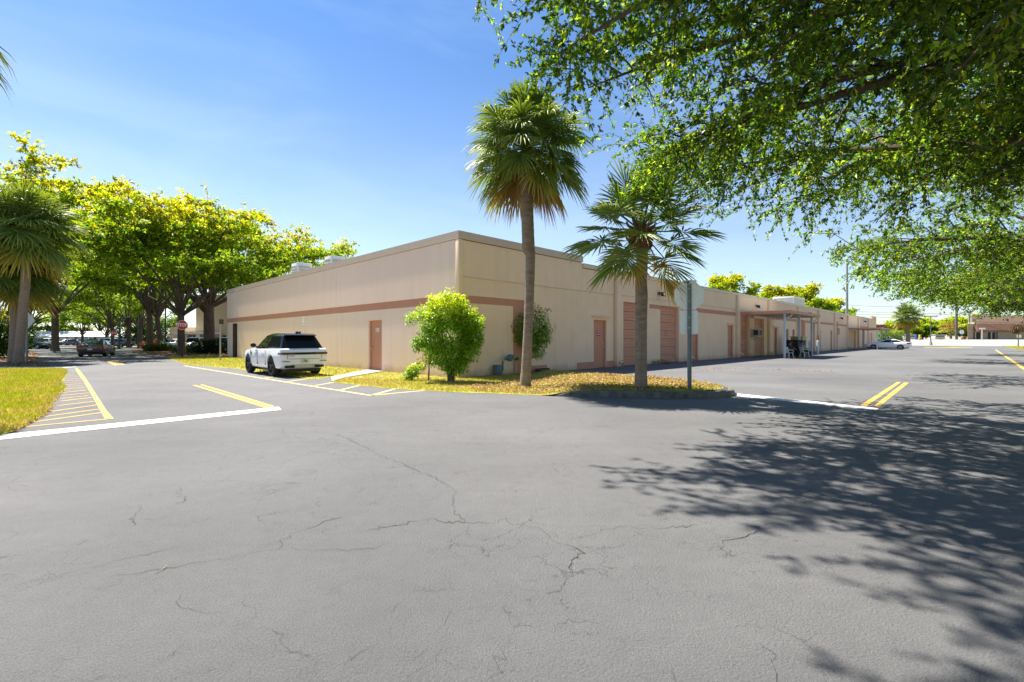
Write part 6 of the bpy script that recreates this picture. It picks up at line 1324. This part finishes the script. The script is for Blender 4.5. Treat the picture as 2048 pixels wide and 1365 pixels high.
shrub('wall_shrub', 'dark leafed shrub against the wall behind the tall palm trunk', vl, [(-0.4, 0.05, 1.75, 0.5, 0.3, 0.62), (0.3, -0.05, 1.8, 0.62, 0.32, 0.66), (0.55, 0, 1.5, 0.35, 0.28, 0.5), (0.1, 0, 1.25, 0.35, 0.25, 0.4), (0.35, 0, 0.85, 0.28, 0.2, 0.25)], 5200, 0.085, 0.04, DKG, [(0.2, 0.34, 0.02), (0.13, 0.26, 0.02)],
      [([(0, 0, 0), (0.05, 0, 0.6), (0.1, 0, 1.2), (0.3, 0, 2.0)], 0.03), ([(0.05, 0, 0.5), (0.4, 0, 1.0)], 0.015), ([(0.2, 0, 1.8), (0.4, -0.1, 2.4), (0.75, -0.1, 2.55)], 0.012), ([(0.1, 0, 1.8), (0.15, 0, 2.7)], 0.01)], cat='shrub', shell=0.3)
YT = [(0.25, 0.27, 0.03), (0.3, 0.27, 0.04)]
shrub('wall_shrub_shoot', 'sparse yellow shoots topping the shrub behind the palm trunk', vl + Vector((0.1, -0.02, 0)), [(0.15, 0, 2.6, 0.2, 0.15, 0.18), (0.5, -0.1, 2.5, 0.22, 0.15, 0.12), (0.3, 0, 2.2, 0.25, 0.15, 0.15)], 160, 0.10, 0.045, YT, None, [([(0.1, 0, 1.9), (0.18, 0, 2.7)], 0.01)], shell=0.1)
# hedge and beds on the left
def hedge(name, label, pts, h, wd, n, cols, top, ll=0.12, lw=0.07, cat='hedge'):
    blobs = []; o = Vector(pts[0])
    for i in range(len(pts) - 1):
        a, b = Vector(pts[i]), Vector(pts[i + 1]); k = max(1, int((b - a).length / (wd * 0.8)))
        for q in range(k + 1): p = a.lerp(b, q / k) - o; blobs.append((p.x, p.y, h * 0.52, wd * random.uniform(0.8, 1.05), wd * random.uniform(0.8, 1.05), h * 0.52 * random.uniform(0.9, 1.08)))
    return shrub(name, label, o, blobs, n, ll, lw, cols, top, [([(0, 0, 0), (0.02, 0, h * 0.5), (0.1, 0, h * 0.9)], 0.04)], m='leaf2', cat=cat, shell=0.7)
hedge('clipped_hedge', 'low clipped hedge in the bed at the foot of the dark trunks', [P(298, 53), P(334, 53)], 0.85, 0.6, 5000, [(0.07, 0.10, 0.02), (0.10, 0.11, 0.03)], [(0.14, 0.15, 0.03)])
hedge('dark_bush', 'dense dark bush at the foot of the massive trunk', [P(398, 44.5), P(440, 44.0)], 1.35, 0.85, 6500, [(0.015, 0.035, 0.018), (0.022, 0.045, 0.02)], [(0.03, 0.06, 0.03)])
hedge('low_plants', 'low mixed plants between the stop sign trunk and the dark bush', [P(352, 46), P(392, 45)], 0.75, 0.5, 2600, [(0.04, 0.09, 0.03), (0.06, 0.12, 0.03)], [(0.1, 0.15, 0.04)], cat='plants')
hedge('croton_bush', 'bright yellow leafed bush behind the orange car', [P(311, 76), P(321, 76)], 2.2, 0.7, 1500, [(0.30, 0.27, 0.02), (0.22, 0.22, 0.02)], [(0.36, 0.3, 0.03)], ll=0.2, lw=0.12, cat='bush')
hedge('tall_hedge', 'tall leafy green hedge behind the leaning palm trunks', [P(-60, 33), P(-10, 34), P(30, 36)], 3.6, 1.2, 9000, [(0.05, 0.12, 0.015), (0.07, 0.15, 0.015)], [(0.14, 0.2, 0.02)], ll=0.2, lw=0.10)
hedge('shade_hedge', 'dark green screening bushes beyond the lamp poles', [P(238, 104), P(300, 104), P(352, 104)], 6.5, 2.6, 9000, [(0.03, 0.08, 0.015), (0.05, 0.12, 0.015)], [(0.12, 0.2, 0.02)], ll=0.4, lw=0.24)
hedge('street_hedge', 'bright green hedge past the end of the building', [P(1757, 118), P(1800, 122)], 3.4, 1.3, 3500, [(0.06, 0.13, 0.02), (0.09, 0.17, 0.02)], [(0.16, 0.22, 0.03)], ll=0.32, lw=0.18)
hedge('verge_hedge', 'thin dark hedge line along the far side of the road', [W(187.5, -30, 1.3), W(187.5, -60, 1.3), W(187.5, -90, 1.3)], 0.35, 0.35, 3000, [(0.04, 0.06, 0.02)], None, ll=0.25, lw=0.14)
shrub('foot_weed', 'tuft of weeds at the foot of the column between the roll doors', W(14.0, -0.25), [(-0.4, 0, 0.1, 0.3, 0.1, 0.12), (0.2, 0, 0.12, 0.35, 0.1, 0.15), (0.5, 0, 0.08, 0.2, 0.1, 0.1)], 420, 0.07, 0.025, [(0.06, 0.08, 0.02), (0.1, 0.1, 0.03)], None, [([(0, 0, 0), (0, 0, 0.15)], 0.01)], shell=0.1, cat='weeds')
shrub('red_plant', 'small reddish bush beside the white sign in the verge', P(2036, 84), [(0, 0, 3.3, 0.9, 0.8, 0.8), (-0.4, 0, 2.9, 0.6, 0.5, 0.5)], 1200, 0.16, 0.10, [(0.12, 0.03, 0.02), (0.08, 0.05, 0.03), (0.05, 0.09, 0.03)], None, [([(0, 0, 0), (0.05, 0, 2.2), (0, 0, 3.2)], 0.06)], cat='bush')

# palms -----------------------------------------------------------------
_fr = {}
def frond_mesh(el, seed, R0=0.95, pet=0.75, nl=40, droop=1.0, dead=False):
    key = (el, seed, R0, pet, droop, nl, dead)
    if key in _fr: return _fr[key]
    q = np.random.default_rng(seed * 101 + int(el) + 200); V, F, Cc, MI = [], [], [], []
    a = R_(el); n = 6; p = np.array([0.0, 0.0, 0.0]); d = np.array([math.cos(a), 0, math.sin(a)]); path = [p.copy()]
    for k in range(n):
        p = p + d * pet / n; d = d + np.array([0, 0, -0.05 * droop * math.cos(math.atan2(d[2], d[0]))]); d /= np.linalg.norm(d); path.append(p.copy())
    mb = MB(); mb.tube([tuple(x) for x in path], [0.030, 0.022, 0.019, 0.017, 0.016, 0.015, 0.014], 5, cap=False)
    V += [tuple(v) for v in mb.v]; F += mb.f; MI += [1] * len(mb.f); Cc += [(1, 1, 1)] * len(mb.v)
    side = np.array([0, 1.0, 0]); nrm = np.cross(d, side); nrm /= np.linalg.norm(nrm)
    if nrm[2] < 0 and el > -60: nrm = -nrm
    down = np.array([0, 0, -1.0])
    for k in range(nl):
        u = (k + 0.5) / nl * 2 - 1; b = u * R_(128) + q.normal(0, 0.02)
        cl_ = 0.30 * max(0, math.cos(b))                      # costa carries the middle leaflets farther out
        h = path[-1] + d * cl_ * 0.8 + down * cl_ * 0.25 * droop
        dr = d * math.cos(b) + side * math.sin(b) + nrm * (0.22 * (1 if k % 2 else -1) * 0.3 + 0.10); dr /= np.linalg.norm(dr)
        Lf = R0 * (1.0 - 0.30 * abs(u) ** 2) * q.uniform(0.9, 1.06); w_ = 0.060 * R0
        bend = droop * q.uniform(0.7, 1.3)
        wv = np.cross(dr, nrm); wv /= np.linalg.norm(wv) + 1e-9
        o = len(V); rows = 6; cv = q.uniform(0.75, 1.25)
        for i in range(rows):
            t = i / (rows - 1); c_ = h + dr * Lf * (t - 0.16 * bend * t ** 3) + down * Lf * bend * (0.08 * t + 0.50 * t ** 2.6)
            ww = w_ * (0.10 + 2.0 * t if t < 0.42 else 0.94 * (1 - (t - 0.42) / 0.58) ** 0.75 + 0.02)
            fold = nrm * ww * 0.55
            V.extend([tuple(c_ - wv * ww * 0.5 - fold * 0.5), tuple(c_ + fold * 0.5), tuple(c_ + wv * ww * 0.5 - fold * 0.5)])
            tip = t ** 3
            col = (cv * (1 + 0.8 * tip), cv * (1 + 0.35 * tip), cv * (1 - 0.1 * tip)); Cc.extend([col] * 3)
        for i in range(rows - 1):
            x = o + i * 3; F.append((x, x + 1, x + 4, x + 3)); F.append((x + 1, x + 2, x + 5, x + 4)); MI += [0, 0]
    me = bpy.data.meshes.new('frond'); me.from_pydata(V, [], F); me.polygons.foreach_set('material_index', MI)
    at = me.color_attributes.new('leafcol', 'FLOAT_COLOR', 'POINT'); cc = np.ones((len(V), 4), np.float32); cc[:, :3] = Cc; at.data.foreach_set('color', cc.reshape(-1))
    me.polygons.foreach_set('use_smooth', [False] * len(F)); me.update(); _fr[key] = me; return me
_fm = {}
def palm(label, base, path, rads, crown, spec, R0=0.95, pet=0.75, boots=0, group=None, seed=1, droop=1.0, nl=40):
    """spec: list of (elevation, count, kind)"""
    q = random.Random(seed); base = Vector(base); r = empty('palm_tree', base, 0, label, 'palm', group)
    # trunk with ring scars
    mb = MB(); pts, rr_ = [], []; n = len(path)
    N = 70
    for k in range(N + 1):
        t = k / N * (n - 1); i = min(int(t), n - 2); f = t - i; p = Vector(path[i]).lerp(Vector(path[i + 1]), f); rad = rads[i] + (rads[i + 1] - rads[i]) * f
        pts.append(p); rr_.append(rad * (1 + 0.022 * (k % 2) + q.uniform(-0.012, 0.012)))
    mb.tube(pts, rr_, 18); mb.build('trunk', M['palmtrunk'], r, smooth=True)
    top = Vector(crown)
    if boots:
        mb = MB(); mb.ball((top.x, top.y, top.z - 0.22), 0.27, 14, 9, sq=(0.92, 0.92, 1.35)); mb.build('boot_head', M['boot'], r, smooth=True)
        for k in range(boots):
            a = k * 2.399; z = top.z - 0.46 + 0.55 * k / boots; rad = 0.20 + 0.06 * math.sin(k / boots * 3.1); b = Vector((top.x + rad * math.cos(a), top.y + rad * math.sin(a), z)); o = Vector((math.cos(a), math.sin(a), 0))
            mb = MB(); l = q.uniform(0.12, 0.26); mb.tube([b - o * 0.05, b + o * l * 0.4 + Vector((0, 0, l * 0.6)), b + o * l * 0.55 + Vector((0, 0, l))], [0.05, 0.034, 0.022], 5); mb.build('leaf_base', M['boot'], r)
    cnt = 0
    for (el, num, kind) in spec:
        for k in range(num):
            e = el; me = frond_mesh(e, q.randint(0, 2), R0, pet * (1.0 if kind != 'dead' else 0.8), nl, droop * (1.25 if kind != 'new' else 0.7) * (1.15 if kind == 'dead' else 1))
            mk = (me.name, kind)
            if mk not in _fm:
                m2 = me.copy(); m2.name = 'frond'; m2.materials.clear()
                m2.materials.append(M['frond'] if kind in ('new', 'ok') else (M['frond_old'] if kind == 'old' else M['frond_dead'])); m2.materials.append(M['petiole'] if kind in ('new', 'ok', 'old') else M['frond_dead']); _fm[mk] = m2
            o = bpy.data.objects.new('frond', _fm[mk]); COL.objects.link(o); o.parent = r
            az = 2 * math.pi * (k + q.uniform(-0.28, 0.28)) / num + el * 0.05
            o.location = (top.x + 0.06 * math.cos(az), top.y + 0.06 * math.sin(az), top.z - 0.15 + 0.25 * (el + 80) / 160); o.rotation_euler = (R_(q.uniform(-12, 12)), R_(q.uniform(-7, 7)), az)
            s_ = q.uniform(0.88, 1.1); o.scale = (s_, s_, s_); cnt += 1
    return r
g1 = G(1050, 773, 0.05); Y1 = g1.y
def pz(py): return ZY(py, Y1) - g1.z
def px_(px): return (px - CXP) / FPX * Y1 - g1.x
palm('tall cabbage palm with a full drooping crown on the grass strip by the corner', g1,
     [(0, 0, -0.05), (px_(1052), 0, pz(745)), (px_(1056), 0, pz(660)), (px_(1060), 0, pz(560)), (px_(1061), 0, pz(503)), (px_(1057), 0, pz(500)), (px_(1055), 0, pz(440)), (px_(1052), 0, pz(365)), (px_(1052), 0, pz(310))],
     [0.17, 0.142, 0.128, 0.128, 0.135, 0.178, 0.172, 0.178, 0.15], (px_(1053), 0, pz(296)),
     [(84, 4, 'new'), (62, 9, 'ok'), (42, 10, 'ok'), (22, 11, 'ok'), (0, 10, 'ok'), (-20, 8, 'ok'), (-38, 7, 'ok'), (-52, 5, 'old'), (-66, 2, 'dead')], R0=0.90, pet=0.80, seed=4, droop=0.62, nl=44)
g2 = G(1282, 780, 0.12); Y1 = g2.y; g1 = g2
palm('shorter cabbage palm with star like fans and a rusty boot head on the island tip', g2,
     [(0, 0, -0.05), (px_(1282), 0, pz(740)), (px_(1282.5), 0, pz(640)), (px_(1283), 0, pz(590)), (px_(1282), 0, pz(560)), (px_(1284), 0, pz(540)), (px_(1284), 0, pz(505)), (px_(1282), 0, pz(485))],
     [0.165, 0.142, 0.138, 0.15, 0.135, 0.135, 0.14, 0.15], (px_(1282), 0, pz(462)),
     [(80, 3, 'new'), (58, 6, 'new'), (36, 6, 'ok'), (14, 6, 'ok'), (-10, 6, 'ok'), (-36, 5, 'ok'), (-54, 2, 'old')], R0=0.80, pet=0.84, boots=34, seed=9, droop=0.26, nl=40)
def simple_palm(label, px, Y, pts, rad, spec, R0, pet, seed, droop=0.5, nl=38, z0=0.0):
    b = P(px, Y, z0); pp = [((x - px) / FPX * Y, 0, ZY(y, Y) - z0) for x, y in pts]
    return palm(label, b, pp, [rad * 1.25] + [rad] * (len(pp) - 2) + [rad * 0.9], (pp[-1][0], 0, pp[-1][2]), spec, R0, pet, 0, 'palms by the far verge' if px < 100 else None, seed, droop, nl)
FULL = [(80, 4, 'new'), (58, 9, 'ok'), (36, 10, 'ok'), (14, 10, 'ok'), (-10, 10, 'ok'), (-34, 8, 'ok'), (-55, 6, 'old')]
simple_palm('leaning palm with a wide shaggy crown at the edge of the junction', 37, 27.2, [(36, 728), (40, 690), (44, 640), (50, 580), (53, 520), (52, 470), (54, 455)], 0.21, FULL, 1.75, 1.15, 11)
simple_palm('second palm trunk crossing behind the leaning one with a darker crown', 25, 28.6, [(25, 726), (27, 690), (30, 620), (32, 570), (34, 545)], 0.21, FULL, 1.5, 1.0, 12)
simple_palm('palm on the street bed beside the white coupe tail', 1816, 84, [(1816, 694), (1816, 670), (1814, 648), (1814, 634)], 0.30, [(80, 4, 'new'), (58, 9, 'ok'), (36, 10, 'ok'), (14, 10, 'ok'), (-10, 9, 'ok'), (-35, 8, 'old'), (-55, 5, 'old')], 1.55, 1.1, 14, nl=26)
simple_palm('bright yellow palm like tree beside the dark utility pole', 1902, 150, [(1902, 678), (1902, 668), (1901, 660)], 0.25, [(80, 3, 'old'), (50, 7, 'old'), (25, 7, 'old'), (0, 6, 'old')], 2.2, 1.5, 15, nl=20, z0=1.3)
b = Vector((-11.5, 8.3, 0)); palm('palm of which only the frond tips show in the top corner of the sky', b, [(0, 0, 0), (0.1, 0, 3), (0.05, 0, 7.1)], [0.18, 0.15, 0.15], (0.05, 0, 7.4), FULL, 0.95, 0.75, 0, None, 16, 0.8, 36)

# grass and litter -------------------------------------------------------
def blades(name, poly, n, h, w_, cols, bias=None, m='blade', zf=lawn_z):
    xs = [p[0] for p in poly]; ys = [p[1] for p in poly]; x0, x1, y0, y1 = max(min(xs), -40), max(xs), min(ys), max(ys); out = []; rr2 = random.Random(len(poly) * 7 + n)
    tries = 0
    while len(out) < n and tries < n * 12:
        tries += 1; x, y = rr2.uniform(x0, x1), rr2.uniform(y0, y1)
        if bias and rr2.random() > bias(x, y): continue
        if in_poly(x, y, poly): out.append((x, y, zf(x, y) - 0.004))
    C_ = np.array(out); k = len(C_); D_ = np.stack([rng.normal(0, 0.55, k), rng.normal(0, 0.55, k), np.ones(k)], 1); N_ = unit(rng.normal(0, 1, (k, 3)) * np.array([1, 1, 0.2]))
    pn = np.sin(C_[:, 0] * 1.9 + 1.3 * np.sin(C_[:, 1] * 1.1)) * np.sin(C_[:, 1] * 2.3 + C_[:, 0] * 0.7) + rng.normal(0, 0.5, k)
    c = np.where((pn > 0.3)[:, None], mixcol(k, cols[1]), mixcol(k, cols[0]))
    return leaf_obj(name, C_, D_, N_, h * rng.uniform(0.5, 1.3, k), w_ * rng.uniform(0.7, 1.3, k), c, M[m], None, 'stuff', tri=True)
GC = ([(0.36, 0.40, 0.03), (0.26, 0.34, 0.02), (0.43, 0.43, 0.04)], [(0.56, 0.45, 0.17), (0.48, 0.40, 0.13), (0.40, 0.35, 0.08)])
near_b = lambda x, y: min(1.0, 0.18 + 9.0 / max(1, y - 4))
blades('grass', LAWN1, 60000, 0.085, 0.016, GC, lambda x, y: (1.0 if abs(x) < y * 1.12 + 0.5 else 0.03) * near_b(x, y))
blades('grass', STRIP1, 15000, 0.085, 0.024, GC)
blades('grass', STRIP2, 26000, 0.075, 0.016, ([(0.40, 0.40, 0.04), (0.48, 0.43, 0.07), (0.30, 0.34, 0.03)], [(0.58, 0.42, 0.22), (0.52, 0.36, 0.20), (0.44, 0.33, 0.15)]), lambda x, y: 0.35 if y > 16 else 1.0)
blades('grass', [W(124, -16.2), W(88, -16.6), W(50, -17.6), W(50, -24), W(124, -24)], 12000, 0.12, 0.05, GC)
def litter(name, poly, n, size, cols, zf=lawn_z, up=0.012):
    xs = [p[0] for p in poly]; ys = [p[1] for p in poly]; out = []; rr2 = random.Random(n)
    while len(out) < n:
        x, y = rr2.uniform(max(min(xs), -45), max(xs)), rr2.uniform(min(ys), max(ys))
        if in_poly(x, y, poly) and x * x + y * y > 60: out.append((x, y, zf(x, y) + up * rr2.uniform(0.3, 1.4)))
    C_ = np.array(out); k = len(C_); D_ = np.stack([rng.normal(0, 1, k), rng.normal(0, 1, k), rng.normal(0, 0.25, k)], 1); N_ = unit(rng.normal(0, 0.3, (k, 3)) + np.array([0, 0, 1]))
    return leaf_obj(name, C_, D_, N_, size * rng.uniform(0.6, 1.4, k), size * 0.45 * rng.uniform(0.7, 1.3, k), mixcol(k, cols), M['litter'], None, 'stuff')
BR = [(0.42, 0.28, 0.12), (0.34, 0.19, 0.08), (0.50, 0.36, 0.20), (0.22, 0.12, 0.06)]
litter('fallen_leaves', [G(940, 775), G(1060, 765), G(1200, 758), G(1330, 766), Vector((5.2, 14, 0)), Vector((5.3, 12, 0)), G(1359, 795), G(1141, 792), G(1060, 790), G(950, 785)], 6500, 0.07, BR, up=0.06)
litter('fallen_leaves', BED1, 2500, 0.14, BR, up=0.03); litter('fallen_leaves', BED2, 3000, 0.16, BR, up=0.03)
litter('fallen_leaves', [G(132, 778), G(120, 790), G(96, 830), G(70, 844), G(35, 864), G(20, 866), G(60, 838), G(100, 800)], 900, 0.05, BR)
flat0 = lambda x, y: 0.004
litter('fallen_leaves', [W(-14, -30), W(60, -30), W(60, -0.5), W(2, -0.5), W(-3, 6), W(-14, 6)], 300, 0.035, [(0.5, 0.42, 0.3), (0.42, 0.33, 0.18), (0.55, 0.52, 0.45)], flat0)
litter('fallen_leaves', [G(1400, 742), G(1480, 741), G(1590, 744), G(1670, 748), G(1670, 744), G(1590, 740), G(1480, 736), G(1400, 735.5)], 260, 0.07, BR, flat0)
rr3 = random.Random(77); mb = MB()
for k in range(9):
    x, y = rr3.uniform(-4, 6), rr3.uniform(2.2, 9); a = rr3.uniform(0, 6.28); l = rr3.uniform(0.04, 0.14)
    mb.tube([(x, y, 0.006), (x + l * 0.5 * math.cos(a), y + l * 0.5 * math.sin(a), 0.012), (x + l * math.cos(a + 0.3), y + l * math.sin(a + 0.3), 0.007)], 0.0022, 4)
tag(mb.build('twig_litter', mat('dry_twig', (0.42, 0.32, 0.2), 0.9), None), kind='stuff')
print('leaves', nleaf)
